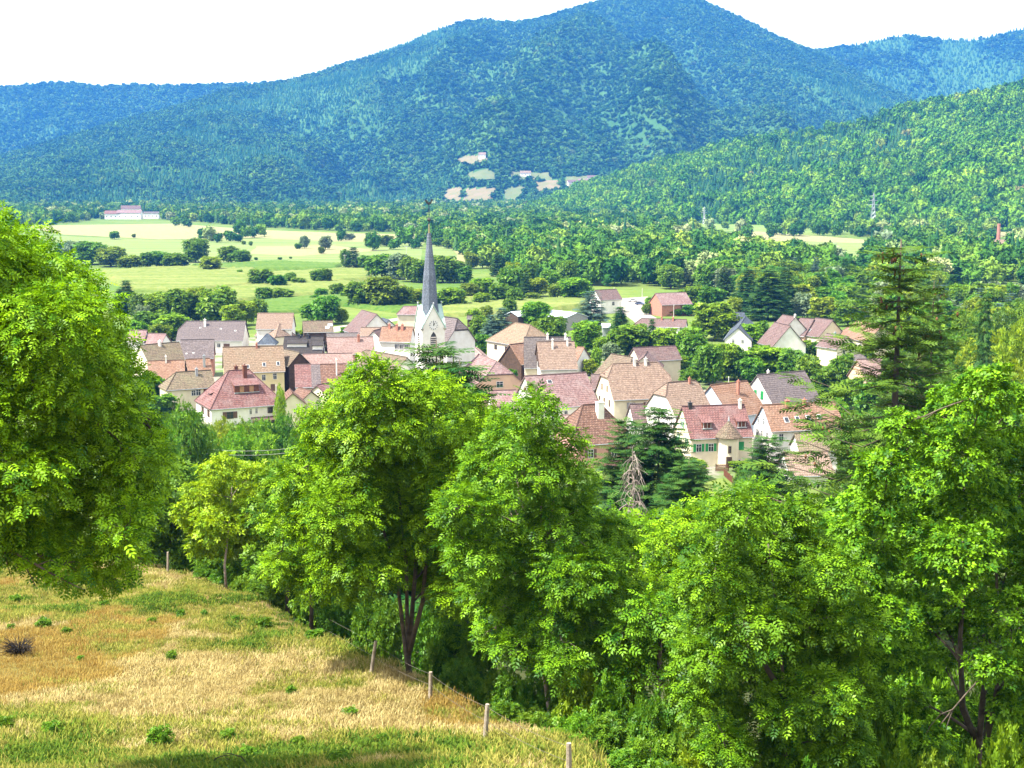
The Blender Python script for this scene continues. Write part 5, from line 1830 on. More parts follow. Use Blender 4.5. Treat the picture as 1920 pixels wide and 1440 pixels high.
UB['fine_dark'] = [unit_broadleaf(190 + i, 'simple', 2600, .42, .06, .055, 'dark', 26) for i in range(2)]
UB['fine_lime'] = [unit_broadleaf(195 + i, 'simple', 2600, .42, .08, .055, 'lime', 26) for i in range(1)]
UW = {k: 0.84 for k in UB}
UW.update(tall=.46, needle=.42, blue=.54)
WORD = dict(mid='mid green round tree', dark='dark green round tree', bright='bright green round tree', silver='silvery round tree', tall='slim upright green tree', needle='dark pointed conifer', blue='blue-green spruce',
            fine_mid='leafy green tree', fine_bright='bright leafy tree', fine_dark='dark leafy tree', fine_lime='yellow-green tree')
LANDMARKS = [(800, 480, 'the church spire'), (405, 618, 'the long grey barn'), (448, 740, 'the red-roofed villa'), (1258, 562, 'the red barn'), (1340, 800, 'the turret house'), (1190, 715, 'the tan half-hipped house'),
             (1465, 725, 'the green-shuttered house'), (1515, 615, 'the mauve row of houses'), (1636, 400, 'the tall pylon'), (1871, 440, 'the brick chimney'), (1690, 600, 'the tall fir'), (1185, 580, 'the pale yard'),
             (1060, 588, 'the pale metal shed'), (980, 625, 'the spreading brown hip roof'), (240, 405, 'the far white hamlet'), (400, 460, 'the mown hay fields'), (560, 515, 'the maize strips'), (1650, 690, 'the peach house'), (1385, 620, 'the grey-blue roofed house'), (1225, 660, 'the mauve house'), (640, 645, 'the salmon roof')]
PENDING = []

def label_later(root, px, py, kind):
    lx, ly, nm = min(LANDMARKS, key=lambda l: abs(l[0] - px) + 1.6 * abs(l[1] - py))
    dx, dy = px - lx, py - ly
    rel = ('right of' if dx > 0 else 'left of') if abs(dx) > 1.2 * abs(dy) else ('below' if dy > 0 else 'behind')
    PENDING.append((root, WORD[kind] + ' ' + rel + ' ' + nm, px))

_cnt = {}
def variant(kind):
    _cnt[kind] = _cnt.get(kind, -1) + 1
    return UB[kind][_cnt[kind] % len(UB[kind])]

NAMES = dict(needle='conifer', blue='blue_spruce')
def T(px, top, base, w, kind='mid'):
    p = at(px, base, 0)
    h = (base - top) / FPX * p[1] * 1.01
    wm = w / FPX * p[1]
    r = plant(variant(kind), NAMES.get(kind, 'broadleaf_tree'), None, (p[0], p[1], float(gz(p[0], p[1]))), h, wm / (h * UW[kind]), group='single trees of the plain and village', cat='tree')
    label_later(r, px, base, kind)
    return r

def TD(px, top, dist, w, kind='fine_mid', sink=0.0):
    p = atd(px, top, dist)
    z = float(gz(p[0], p[1])) - sink
    h = p[2] - z
    r = plant(variant(kind), NAMES.get(kind, 'broadleaf_tree'), None, (p[0], p[1], z), h, w / FPX * dist / (h * UW[kind]), group='trees on the slope before the village', cat='tree')
    label_later(r, px, top + 40, kind)
    return r

for a in [(215, 433, 449, 20, 'mid'), (251, 438, 446, 8, 'mid'), (367, 446, 492, 52, 'dark'), (428, 460, 493, 40, 'dark'), (452, 468, 494, 40, 'dark'), (395, 480, 510, 46, 'bright'), (300, 470, 500, 44, 'dark'), (276, 472, 502, 36, 'dark'),
          (330, 474, 503, 50, 'mid'), (245, 478, 505, 46, 'mid'), (208, 462, 500, 60, 'mid'), (172, 452, 496, 66, 'mid'), (140, 450, 490, 50, 'silver'), (120, 455, 485, 40, 'mid'), (490, 503, 537, 48, 'dark'), (520, 514, 540, 36, 'mid'), (545, 510, 532, 22, 'mid'),
          (600, 503, 532, 34, 'dark'), (615, 503, 532, 18, 'tall'), (495, 538, 564, 38, 'mid'), (530, 539, 564, 40, 'mid'), (603, 540, 560, 26, 'mid'), (632, 530, 558, 30, 'dark'), (676, 526, 575, 62, 'dark'), (714, 517, 577, 72, 'mid'), (752, 534, 576, 52, 'mid'),
          (612, 553, 608, 56, 'mid'), (584, 568, 604, 44, 'mid'), (640, 578, 606, 30, 'bright'), (610, 441, 468, 26, 'silver'), (571, 441, 466, 20, 'silver'), (559, 456, 467, 13, 'dark'), (603, 462, 476, 14, 'mid'), (470, 452, 461, 8, 'mid'), (457, 451, 459, 8, 'mid'), (663, 462, 503, 30, 'needle'), (648, 466, 502, 22, 'mid'),
          (688, 478, 506, 34, 'mid'), (655, 437, 450, 24, 'silver'), (700, 444, 460, 36, 'mid'), (725, 440, 462, 30, 'mid'), (693, 455, 463, 20, 'dark'), (525, 482, 487, 9, 'dark'), (545, 481, 485, 6, 'dark'), (480, 482, 488, 8, 'dark'),
          (716, 476, 522, 60, 'mid'), (750, 473, 524, 56, 'silver'), (772, 480, 528, 48, 'mid'), (830, 478, 530, 60, 'dark'), (852, 488, 530, 44, 'dark'), (870, 498, 531, 36, 'dark'), (790, 488, 530, 44, 'dark'), (885, 472, 504, 32, 'mid'), (905, 478, 502, 16, 'tall'),
          (932, 472, 518, 26, 'needle'), (852, 538, 576, 58, 'bright'), (826, 548, 575, 34, 'mid'), (902, 548, 573, 34, 'bright'), (938, 530, 566, 40, 'dark'), (965, 540, 570, 32, 'mid'), (985, 510, 560, 26, 'needle'), (920, 556, 570, 22, 'mid'), (1000, 548, 566, 30, 'mid'), (1080, 520, 562, 66, 'bright'), (1045, 530, 560, 34, 'mid'),
          (822, 445, 462, 22, 'mid'), (842, 448, 466, 24, 'mid'), (866, 440, 462, 30, 'dark'),
          (238, 523, 590, 40, 'needle'), (225, 540, 590, 30, 'needle'), (258, 548, 592, 34, 'dark'), (268, 570, 606, 34, 'silver'), (300, 546, 602, 66, 'bright'), (342, 540, 608, 74, 'mid'), (372, 536, 606, 50, 'bright'), (408, 535, 612, 78, 'mid'), (436, 570, 618, 46, 'bright'), (462, 562, 610, 46, 'bright'), (486, 560, 600, 36, 'mid'),
          (280, 582, 634, 70, 'mid'), (322, 586, 638, 66, 'bright'), (300, 605, 645, 46, 'mid'), (255, 600, 640, 40, 'bright'), (570, 618, 630, 22, 'bright'), (548, 618, 632, 26, 'bright'), (648, 612, 628, 22, 'bright'),
          (1108, 543, 614, 62, 'blue'), (940, 574, 646, 46, 'blue'), (922, 588, 648, 40, 'blue'), (1098, 599, 664, 64, 'bright'), (1008, 563, 614, 58, 'bright'), (1036, 590, 650, 56, 'dark'), (1006, 600, 634, 28, 'mid'), (900, 590, 640, 40, 'mid'), (890, 578, 612, 30, 'bright'), (912, 572, 604, 26, 'mid'), (905, 625, 668, 40, 'mid'), (928, 632, 672, 36, 'dark'),
          (1162, 572, 640, 40, 'needle'), (1128, 630, 672, 40, 'bright'), (1118, 650, 692, 24, 'bright'), (1145, 640, 680, 40, 'silver'), (1182, 606, 672, 84, 'dark'), (1222, 595, 664, 24, 'needle'), (1248, 614, 672, 72, 'bright'), (1290, 610, 680, 60, 'bright'), (1208, 632, 668, 44, 'bright'),
          (1340, 565, 638, 86, 'bright'), (1300, 624, 705, 56, 'mid'), (1330, 640, 722, 56, 'mid'), (1316, 650, 716, 36, 'needle'), (1358, 640, 712, 60, 'bright'), (1270, 665, 716, 44, 'bright'), (1290, 690, 730, 40, 'dark'), (1376, 650, 712, 50, 'mid'),
          (1404, 606, 660, 52, 'bright'), (1425, 600, 648, 36, 'mid'), (1442, 646, 706, 104, 'bright'), (1488, 652, 716, 60, 'mid'), (1408, 668, 716, 50, 'mid'), (1516, 664, 738, 50, 'mid'), (1548, 685, 745, 56, 'dark'), (1575, 660, 735, 50, 'mid'), (1535, 640, 668, 40, 'dark'), (1480, 640, 664, 40, 'silver'), (1510, 636, 668, 34, 'bright'), (1535, 622, 640, 26, 'bright'), (1620, 650, 690, 40, 'bright'),
          (1440, 500, 600, 74, 'needle'), (1402, 500, 588, 56, 'needle'), (1472, 498, 590, 52, 'needle'), (1358, 497, 560, 34, 'needle'), (1505, 546, 598, 48, 'silver'), (1300, 534, 580, 54, 'dark'), (1334, 536, 582, 54, 'dark'), (1376, 556, 598, 36, 'bright'), (1545, 556, 604, 60, 'bright'), (1590, 560, 612, 56, 'mid'), (1570, 545, 600, 40, 'mid'),
          (1222, 556, 586, 30, 'bright'), (1212, 568, 590, 18, 'mid'), (1290, 570, 592, 28, 'mid'), (1250, 580, 592, 30, 'dark'), (1270, 578, 592, 26, 'dark'),
          (664, 640, 676, 36, 'mid'), (1590, 706, 768, 60, 'mid'), (1562, 745, 812, 56, 'bright'), (1628, 712, 790, 60, 'dark'), (1600, 770, 840, 60, 'mid'), (1578, 800, 860, 50, 'bright'), (1650, 760, 840, 60, 'mid'), (1540, 700, 742, 40, 'bright'),
          (350, 770, 800, 50, 'bright'), (300, 735, 790, 70, 'mid'), (285, 700, 760, 60, 'dark'), (540, 745, 790, 34, 'dark'), (1130, 690, 730, 30, 'dark'), (1170, 700, 736, 24, 'mid'), (1300, 860, 900, 60, 'mid'), (1260, 840, 890, 50, 'dark'), (1430, 862, 905, 44, 'mid'), (1395, 862, 885, 50, 'dark'), (960, 690, 720, 22, 'dark'), (1105, 672, 705, 28, 'bright'),
          (650, 545, 562, 26, 'mid'), (800, 545, 572, 40, 'mid'), (782, 540, 572, 44, 'bright'), (590, 552, 566, 18, 'mid'), (450, 505, 515, 14, 'bright'), (560, 520, 535, 30, 'mid'), (1010, 520, 556, 40, 'bright'), (1030, 505, 548, 40, 'mid'), (960, 505, 548, 36, 'mid'), (905, 520, 556, 50, 'bright'), (880, 530, 560, 40, 'mid'), (955, 560, 590, 30, 'mid')]:
    T(*a)

# trees on the slope in front of the village and beside the tall fir
for a in [(348, 738, 165, 110, 'fine_dark'), (300, 775, 150, 90, 'fine_mid'), (385, 800, 170, 80, 'fine_mid'), (440, 795, 190, 80, 'fine_bright'), (490, 802, 190, 80, 'fine_bright'), (535, 768, 225, 44, 'fine_dark'), (574, 752, 222, 58, 'fine_mid'), (556, 795, 205, 50, 'fine_dark'), (610, 780, 200, 60, 'fine_bright'),
          (470, 860, 130, 110, 'fine_mid'), (390, 870, 125, 90, 'fine_mid'), (320, 850, 115, 110, 'fine_dark'), (280, 900, 100, 120, 'fine_dark'), (540, 850, 150, 90, 'fine_bright'), (590, 830, 160, 70, 'fine_mid'), (350, 930, 100, 100, 'fine_mid'), (500, 920, 110, 110, 'fine_mid'), (560, 900, 120, 90, 'fine_dark'),
          (1790, 600, 250, 120, 'fine_mid'), (1860, 610, 230, 130, 'fine_bright'), (1920, 590, 220, 130, 'fine_bright'), (1760, 660, 200, 110, 'fine_mid'), (1840, 680, 180, 130, 'fine_mid'), (1915, 670, 170, 140, 'fine_bright'), (1740, 560, 300, 70, 'fine_dark'), (1820, 570, 320, 80, 'fine_dark'), (1900, 560, 330, 90, 'fine_dark'), (1640, 800, 190, 90, 'fine_mid'), (1600, 770, 215, 80, 'fine_dark'), (1680, 640, 280, 60, 'fine_mid'),
          (1700, 880, 140, 140, 'fine_mid'), (1620, 930, 120, 100, 'fine_dark'), (1560, 905, 150, 60, 'fine_mid'), (1380, 955, 130, 90, 'fine_dark'), (1300, 960, 110, 110, 'fine_mid'), (1160, 985, 105, 110, 'fine_bright'), (1090, 960, 105, 80, 'fine_mid'), (1100, 880, 150, 60, 'fine_mid'), (1010, 880, 130, 90, 'fine_dark'), (700, 880, 110, 130, 'fine_dark'), (830, 880, 110, 120, 'fine_dark'), (1420, 880, 200, 36, 'fine_dark'), (1390, 870, 205, 30, 'fine_dark'),
          (410, 778, 222, 60, 'fine_bright'), (445, 776, 218, 60, 'fine_mid'), (480, 778, 224, 60, 'fine_bright'), (508, 780, 226, 44, 'fine_mid'), (380, 785, 215, 60, 'fine_mid'), (425, 800, 205, 70, 'fine_bright'), (465, 806, 200, 70, 'fine_bright'), (340, 800, 190, 80, 'fine_bright'), (838, 656, 108, 96, 'fine_dark'), (872, 688, 104, 80, 'fine_dark'), (800, 690, 110, 70, 'fine_dark'), (525, 716, 262, 26, 'fine_lime'), (1850, 527, 205, 56, 'needle'), (1900, 700, 150, 70, 'needle')]:
    TD(*a)

# wooded belts: the trees one can tell apart stand singly, the far ones melt into one mass
WOOD = [[(940, 566), (985, 520), (900, 500), (850, 468), (780, 452), (820, 442), (960, 432), (1100, 428), (1250, 434), (1350, 458), (1380, 472), (1500, 490), (1580, 505), (1620, 560), (1650, 625), (1590, 590), (1500, 590), (1420, 580), (1320, 545), (1200, 540), (1110, 535), (1040, 545)],
        [(1620, 520), (1640, 475), (1700, 455), (1760, 462), (1960, 462), (1960, 535), (1800, 540), (1720, 570), (1660, 620)],
        [(1640, 640), (1720, 575), (1800, 585), (1960, 588), (1960, 700), (1760, 700)]]
rngw = np.random.default_rng(77)
near_l, far_l = [], []
for wi, poly in enumerate(WOOD):
    Pw = np.array([at(x, y, 0)[:2] for x, y in poly])
    x0, y0 = Pw.min(0)
    x1, y1 = Pw.max(0)
    st = 12.5
    X, Y = np.meshgrid(np.arange(x0, x1, st), np.arange(y0, y1, st))
    Q = np.stack([X.ravel(), Y.ravel()], 1) + rngw.uniform(-.5, .5, (X.size, 2)) * st * .9
    Q = Q[inpoly(Q, Pw.tolist())]
    # a few glades
    Q = Q[fbm(Q[:, 0] / 90, Q[:, 1] / 90, 2) < 0.75]
    for q in Q:
        px, py = project((q[0], q[1], 0))
        if px < -60 or px > 1990:
            continue
        (near_l if q[1] < 690 else far_l).append((q[0], q[1], px, py, wi))
near_l.sort(key=lambda a: a[1])
if len(near_l) > 230:
    far_l += near_l[230:]
    near_l = near_l[:230]
kinds = ['mid', 'mid', 'dark', 'bright', 'bright', 'needle', 'dark', 'silver', 'tall', 'needle', 'mid', 'bright', 'blue']
for x, y, px, py, wi in near_l:
    k = kinds[int(rngw.integers(0, len(kinds)))]
    h = rngw.uniform(9, 15) * (1.15 if k in ('needle', 'blue', 'tall') else 1)
    w = rngw.uniform(9, 13.5) if k not in ('needle', 'blue', 'tall') else rngw.uniform(5, 8)
    r = plant(variant(k), NAMES.get(k, 'broadleaf_tree'), WORD[k] + [' in the wooded belt behind the red barn', ' in the wood at the right of the plain', ' in the thicket right of the tall fir'][wi], (x, y, 0), h, w / (h * UW[k]), group='trees of the wooded belt')
FAR = [[(-40, 392), (150, 392), (300, 398), (420, 392), (640, 388), (900, 387), (1100, 385), (1270, 396), (1260, 426), (960, 432), (800, 438), (640, 434), (480, 426), (360, 416), (300, 412), (180, 412), (100, 422), (-40, 432)],
       [(-40, 376), (100, 380), (420, 386), (420, 390), (-40, 392)],
       [(1500, 428), (1600, 436), (1700, 440), (1700, 446), (1560, 440)], [(1700, 432), (1860, 436), (1860, 452), (1700, 448)]]
for poly in FAR:
    Pw = np.array([at(x, y, 0)[:2] for x, y in poly])
    x0, y0 = Pw.min(0)
    x1, y1 = Pw.max(0)
    st = 15.0
    X, Y = np.meshgrid(np.arange(x0, x1, st), np.arange(y0, y1, st))
    Q = np.stack([X.ravel(), Y.ravel()], 1) + rngw.uniform(-.5, .5, (X.size, 2)) * st * .9
    Q = Q[inpoly(Q, Pw.tolist())]
    Q = Q[fbm(Q[:, 0] / 160, Q[:, 1] / 160, 2) < 0.7]
    far_l += [(q[0], q[1], 0, 0, 9) for q in Q]
far_l += [(at(x, y)[0], at(x, y)[1], 0, 0, 9) for x, y in [(430, 452), (445, 454), (410, 455), (395, 452), (460, 447), (475, 446), (490, 444), (450, 442), (380, 450), (1300, 425), (1330, 428), (1360, 430), (1450, 440), (1465, 441), (1480, 442), (1495, 443), (1530, 441), (1545, 442), (1570, 445), (1612, 444), (1500, 432), (1390, 445), (1400, 446), (640, 452), (1440, 430), (1445, 447), (760, 462), (780, 466), (740, 468), (700, 470), (215, 420), (235, 421), (330, 424), (350, 426)]]
A = np.array([(a[0], a[1]) for a in far_l])
_q = vproject(np.column_stack([A, np.zeros(len(A))]))
A = A[~((_q[:, 0] > 196) & (_q[:, 0] < 304) & (_q[:, 1] > 402) & (_q[:, 1] < 424)) & ~((_q[:, 0] > 1845) & (_q[:, 0] < 1900) & (_q[:, 1] > 455) & (_q[:, 1] < 492))]
n = len(A)
M['belt'] = rampmat('belt_crown', [(0.0, (0.025, 0.085, 0.018)), (0.35, (0.055, 0.145, 0.02)), (0.7, (0.105, 0.21, 0.025)), (0.9, (0.165, 0.26, 0.04)), (1.0, (0.26, 0.31, 0.16))])
belt_src = [crown_piece(60 + i, M['belt'], 10, 420, 0.24) for i in range(5)] + [cone_piece(70 + i, M['forest_con']) for i in range(2)]
idx = np.where(rngw.random(n) < .1, 5 + rngw.integers(0, 2, n), rngw.integers(0, 5, n))
s = rngw.uniform(4.5, 8.0, n)
sc = np.stack([s, s, s * rngw.uniform(.85, 1.35, n)], 1)
sc[idx >= 5] *= np.array((.6, .6, 1.0))
scatter('tree_belt', np.column_stack([A, np.zeros(n)]), rngw.uniform(0, 6.28, n), sc, idx, belt_src, 'belt of mixed trees across the far side of the plain', 'trees')

# give every single tree the label that singles it out
ORD = ['first', 'second', 'third', 'fourth', 'fifth', 'sixth', 'seventh', 'eighth', 'ninth', 'tenth', 'eleventh', 'twelfth']
by = {}
for r, l, px in PENDING:
    by.setdefault(l, []).append((px, r))
for l, rs in by.items():
    rs.sort(key=lambda a: a[0])
    for i, (px, r) in enumerate(rs):
        r['label'] = l if len(rs) == 1 else l + ', ' + ORD[min(i, 11)] + ' from left'

# ------------------------------------------------------------------ near trees
def gp(px, py, d):
    p = atd(px, py, d)
    return (p[0], p[1], p[2])
def foot(px, d, sink=0.3):
    p = atd(px, 1000, d)
    return (p[0], p[1], float(gz(p[0], p[1])) - sink)

# big ash on the left edge
D = 33.0
L = px_lobes([(-60, 470, 95), (20, 470, 75), (70, 520, 75), (125, 545, 70), (-10, 560, 110), (165, 590, 62), (90, 610, 90), (190, 650, 62), (-90, 620, 120), (20, 680, 110), (130, 700, 95), (215, 720, 65), (-60, 760, 120), (70, 790, 110), (175, 790, 85), (235, 800, 62), (255, 860, 52), (140, 870, 95), (20, 890, 115), (-90, 890, 120), (215, 910, 62), (90, 950, 95), (-20, 980, 90), (180, 980, 66), (230, 1000, 40), (120, 1020, 62), (190, 1050, 48), (225, 1080, 30), (60, 1010, 55), (160, 1085, 26), (240, 960, 44), (-130, 760, 130), (-160, 620, 120), (20, 1000, 60), (70, 1040, 40), (-40, 1010, 60), (130, 1060, 40), (290, 860, 34), (270, 920, 34), (200, 1090, 26), (240, 1050, 34), (280, 800, 30)], D, 1, spread=3.0)
f = foot(-120, D)
near_tree('ash_tree', 'big feathery ash filling the left edge of the meadow', L, [[f, gp(-115, 1050, D), gp(-90, 850, D), gp(-50, 650, D), gp(-30, 500, D)], [gp(-115, 1000, D), gp(-20, 880, D - 0.70), gp(60, 720, D - 0.70), gp(90, 600, D - 0.70)]], 'pinnate', 'ash', 800, 0.29, 0.2, 1,
          extra=[([gp(-60, 960, D - 1.40), gp(0, 1025, D - 2.10), gp(40, 1042, D - 2.38), (gp(90, 1072, D - 2.52)), gp(135, 1095, D - 2.59), gp(158, 1106, D - 2.66)], [.07, .045, .036, .025, .015, .006]),
                 ([gp(40, 1042, D - 2.38), gp(52, 1070, D - 2.45), gp(70, 1104, D - 2.45)], [.025, .015, .006]), ([gp(70, 1060, D - 2.45), gp(95, 1050, D - 2.45), gp(125, 1062, D - 2.45)], [.02, .012, .006]), ([gp(8, 1030, D - 2.24), gp(14, 1060, D - 2.24), gp(22, 1082, D - 2.24)], [.02, .012, .005])])

# ash with several stems in the middle of the fence
D = 54.0
f = foot(766, 53.0)
L = px_lobes([(700, 735, 58), (770, 740, 60), (640, 790, 62), (850, 770, 62), (722, 800, 78), (800, 830, 76), (890, 830, 56), (612, 850, 58), (680, 880, 78), (760, 905, 86), (850, 905, 70), (570, 935, 52), (640, 960, 72), (725, 985, 80), (810, 990, 76), (572, 1025, 52), (640, 1045, 62), (556, 1075, 36), (700, 1070, 52), (830, 1065, 58), (600, 1090, 34), (780, 1060, 50), (885, 960, 56), (655, 745, 40), (810, 735, 40), (930, 800, 34), (530, 985, 34), (900, 900, 50), (520, 1060, 28), (870, 1010, 50), (690, 690, 26), (600, 800, 34), (545, 900, 30), (660, 1100, 36), (850, 1110, 44), (580, 1060, 40)], D, 2, spread=3.4)
near_tree('ash_tree', 'many-stemmed ash standing on the fence line in the middle', L, [[f, gp(760, 1215, 53), gp(744, 1080, 53.2), gp(700, 930, 53.4), gp(670, 800, 53.6)], [f, gp(764, 1200, 53.3), gp(762, 1060, 53.6), gp(745, 900, 54), gp(735, 760, 54)], [gp(766, 1230, 53), gp(774, 1130, 53.8), gp(785, 1000, 54.3), gp(800, 860, 54.6), gp(815, 770, 54.6)], [gp(768, 1220, 53), gp(792, 1130, 53), gp(800, 1040, 53), gp(840, 920, 53), gp(870, 820, 53)]], 'pinnate', 'ash', 520, 0.40, 0.12, 2)

# ash right of it
D = 47.5
f = foot(1042, D)
L = px_lobes([(1005, 775, 42), (965, 815, 50), (1045, 835, 54), (915, 870, 54), (1000, 880, 66), (1070, 905, 52), (880, 950, 54), (955, 965, 74), (1045, 985, 70), (1105, 990, 48), (895, 1040, 60), (985, 1070, 76), (1075, 1080, 68), (950, 1130, 50), (1035, 1160, 66), (1115, 1150, 54), (960, 1210, 36), (1100, 1230, 44), (1130, 1060, 40), (870, 1010, 36), (1010, 1230, 40), (1150, 1000, 40), (1140, 1120, 44), (930, 1190, 40), (1060, 1240, 44), (1005, 748, 20), (850, 960, 34), (905, 1110, 40)], D, 3, spread=2.6)
near_tree('ash_tree', 'slender ash with pale trunk right of the many-stemmed one', L, [[f, gp(1030, 1330, D), gp(1016, 1230, D), gp(1012, 1080, D), gp(1015, 960, D), gp(1008, 800, D)], [gp(1013, 1060, D), gp(996, 1000, D), gp(975, 930, D - .3), gp(960, 840, D - .3)], [gp(1014, 1050, D), gp(1030, 980, D), gp(1050, 880, D)]], 'pinnate', 'ash_b', 540, 0.38, 0.12, 3, bark='bark_pale')

# ash in the right foreground
D = 37.5
f = foot(1478, D)
L = px_lobes([(1390, 960, 56), (1450, 1000, 66), (1350, 1010, 46), (1510, 1040, 62), (1560, 1075, 52), (1400, 1060, 70), (1340, 1080, 50), (1480, 1110, 80), (1570, 1150, 60), (1330, 1150, 54), (1410, 1170, 76), (1540, 1215, 66), (1340, 1230, 60), (1460, 1240, 70), (1600, 1240, 40), (1400, 1290, 66), (1540, 1300, 60), (1330, 1320, 54), (1580, 1340, 46), (1420, 1370, 60), (1530, 1390, 50), (1420, 925, 30), (1360, 1400, 50), (1300, 1200, 44), (1610, 1170, 44), (1300, 1280, 44), (1300, 1090, 40), (1620, 1300, 44), (1480, 1330, 60), (1480, 1420, 50), (1590, 1400, 44), (1500, 960, 40)], D, 4, spread=2.3)
near_tree('ash_tree', 'young ash with forked trunk at the bottom right', L, [[f, gp(1476, 1400, D), gp(1472, 1310, D), gp(1460, 1180, D), gp(1440, 1020, D)], [gp(1473, 1320, D), gp(1500, 1250, D), gp(1530, 1120, D)], [gp(1472, 1310, D), gp(1430, 1240, D), gp(1390, 1100, D), gp(1380, 990, D)]], 'pinnate', 'ash_b', 700, 0.33, 0.11, 4)

# willow-like tree closing the right edge
D = 41.0
f = foot(1850, D)
L = px_lobes([(1850, 740, 60), (1790, 770, 62), (1900, 770, 70), (1720, 830, 60), (1800, 850, 78), (1880, 870, 80), (1660, 880, 52), (1740, 920, 76), (1830, 950, 82), (1920, 960, 90), (1650, 960, 56), (1720, 1000, 70), (1800, 1040, 78), (1890, 1060, 80), (1640, 1050, 50), (1710, 1090, 62), (1650, 1140, 46), (1790, 1130, 60), (1900, 1160, 66), (1720, 1170, 50), (1680, 1230, 50), (1760, 1240, 40), (1920, 1260, 50), (1700, 1310, 44), (1630, 1200, 40), (1980, 850, 90), (1990, 1050, 100), (1600, 1000, 44), (1610, 1100, 44), (1830, 1180, 50), (1860, 1250, 44), (1780, 1330, 50), (1900, 1330, 50), (1640, 900, 36), (1690, 800, 40), (1640, 1330, 44), (1740, 1390, 50), (1860, 1400, 50)], D, 5, spread=3.2)
near_tree('willow_tree', 'tall leafy tree with leaning trunks closing the right edge', L, [[f, gp(1840, 1340, D), gp(1850, 1240, D), gp(1870, 1120, D), gp(1860, 900, D)], [gp(1835, 1400, D), gp(1805, 1330, D), gp(1800, 1200, D), gp(1815, 1000, D), gp(1800, 820, D)], [gp(1850, 1380, D - .5), gp(1880, 1250, D - .5), gp(1920, 1100, D - .5)]], 'simple', 'ash_b', 560, 0.20, 0.13, 5, droop=.5)

# yellow-green maple behind the fence on the left
D = 80.0
f = foot(422, 77)
L = px_lobes([(415, 885, 40), (460, 900, 46), (385, 930, 42), (430, 940, 52), (490, 940, 46), (368, 975, 36), (410, 985, 52), (465, 985, 52), (520, 985, 44), (440, 1022, 46), (500, 1025, 46), (385, 1020, 38), (345, 960, 26), (540, 940, 36)], D, 6)
near_tree('maple_tree', 'yellow-green young maple behind the left fence posts', L, [[f, gp(421, 1060, 77), gp(430, 980, 78), gp(435, 910, 80)]], 'simple', 'lime', 260, 0.30, 0.09, 6, bark='bark_pale')

# other crowns that fill the belt behind the fence: (label, px lobes, distance, foot px, leaf, mat)
FILL = [
    ('feathery tree filling the gap between the two middle ashes', [(880, 1090, 50), (920, 1040, 44), (870, 1160, 50), (930, 1140, 50), (900, 1200, 44), (860, 1060, 40)], 57, 895, 'pinnate', 'ash_b', 300, .42),
    ('feathery tree right of the slender ash', [(1150, 1090, 50), (1200, 1120, 50), (1120, 1150, 44), (1170, 1190, 50), (1240, 1190, 44), (1130, 1220, 40), (1200, 1240, 40)], 50, 1170, 'pinnate', 'ash', 330, .40),
    ('leafy tree between the young ash and the right-edge tree', [(1600, 950, 44), (1650, 990, 50), (1570, 1000, 50), (1620, 1050, 50), (1560, 1080, 50), (1650, 1100, 50), (1600, 1140, 50), (1680, 1160, 44), (1620, 1210, 44)], 50, 1615, 'simple', 'ash_b', 330, .24),
    ('light leafy tree left of the young ash', [(1290, 980, 44), (1330, 960, 36), (1250, 1020, 44), (1310, 1040, 50), (1270, 1090, 50), (1330, 1100, 40)], 52, 1290, 'pinnate', 'ash', 330, .40),
    ('light green thin tree behind the slender ash', [(1150, 990, 46), (1200, 1000, 50), (1250, 1010, 50), (1130, 1050, 50), (1190, 1065, 60), (1260, 1080, 56), (1300, 1040, 36), (1160, 1130, 50), (1230, 1140, 56)], 58, 1205, 'pinnate', 'ash', 200, .46),
    ('small feathery tree below the light green one', [(1220, 1150, 44), (1270, 1170, 46), (1180, 1190, 44), (1230, 1210, 50), (1290, 1230, 40), (1200, 1260, 44)], 45, 1235, 'pinnate', 'ash_b', 300, .42),
    ('dense green tree left of the many-stemmed ash', [(530, 900, 44), (560, 960, 44), (500, 960, 50), (540, 1010, 50), (500, 1050, 46), (560, 1060, 40)], 72, 535, 'simple', 'hazel', 150, .36),
    ('dark tree behind the left fence', [(300, 960, 60), (340, 1000, 50), (280, 1020, 46), (330, 900, 50), (270, 940, 50), (370, 960, 40), (350, 1040, 34)], 88, 315, 'simple', 'hazel', 110, .40),
    ('dark tree between the maple and the many-stemmed ash', [(560, 1000, 50), (610, 1000, 60), (540, 1060, 40), (600, 1070, 40)], 66, 580, 'simple', 'dark', 150, .36)]
for i, (lab, lb, d, fx, lk_, mt, dn, sz) in enumerate(FILL):
    L = px_lobes(lb, d, 30 + i)
    top = min(lb, key=lambda a: a[1])
    near_tree('broadleaf_tree', lab, L, [[foot(fx, d), gp(fx + 4, (top[1] + 1150) / 2, d), gp(top[0], top[1] + 20, d)]], lk_, mt, dn, sz, .12, 40 + i)

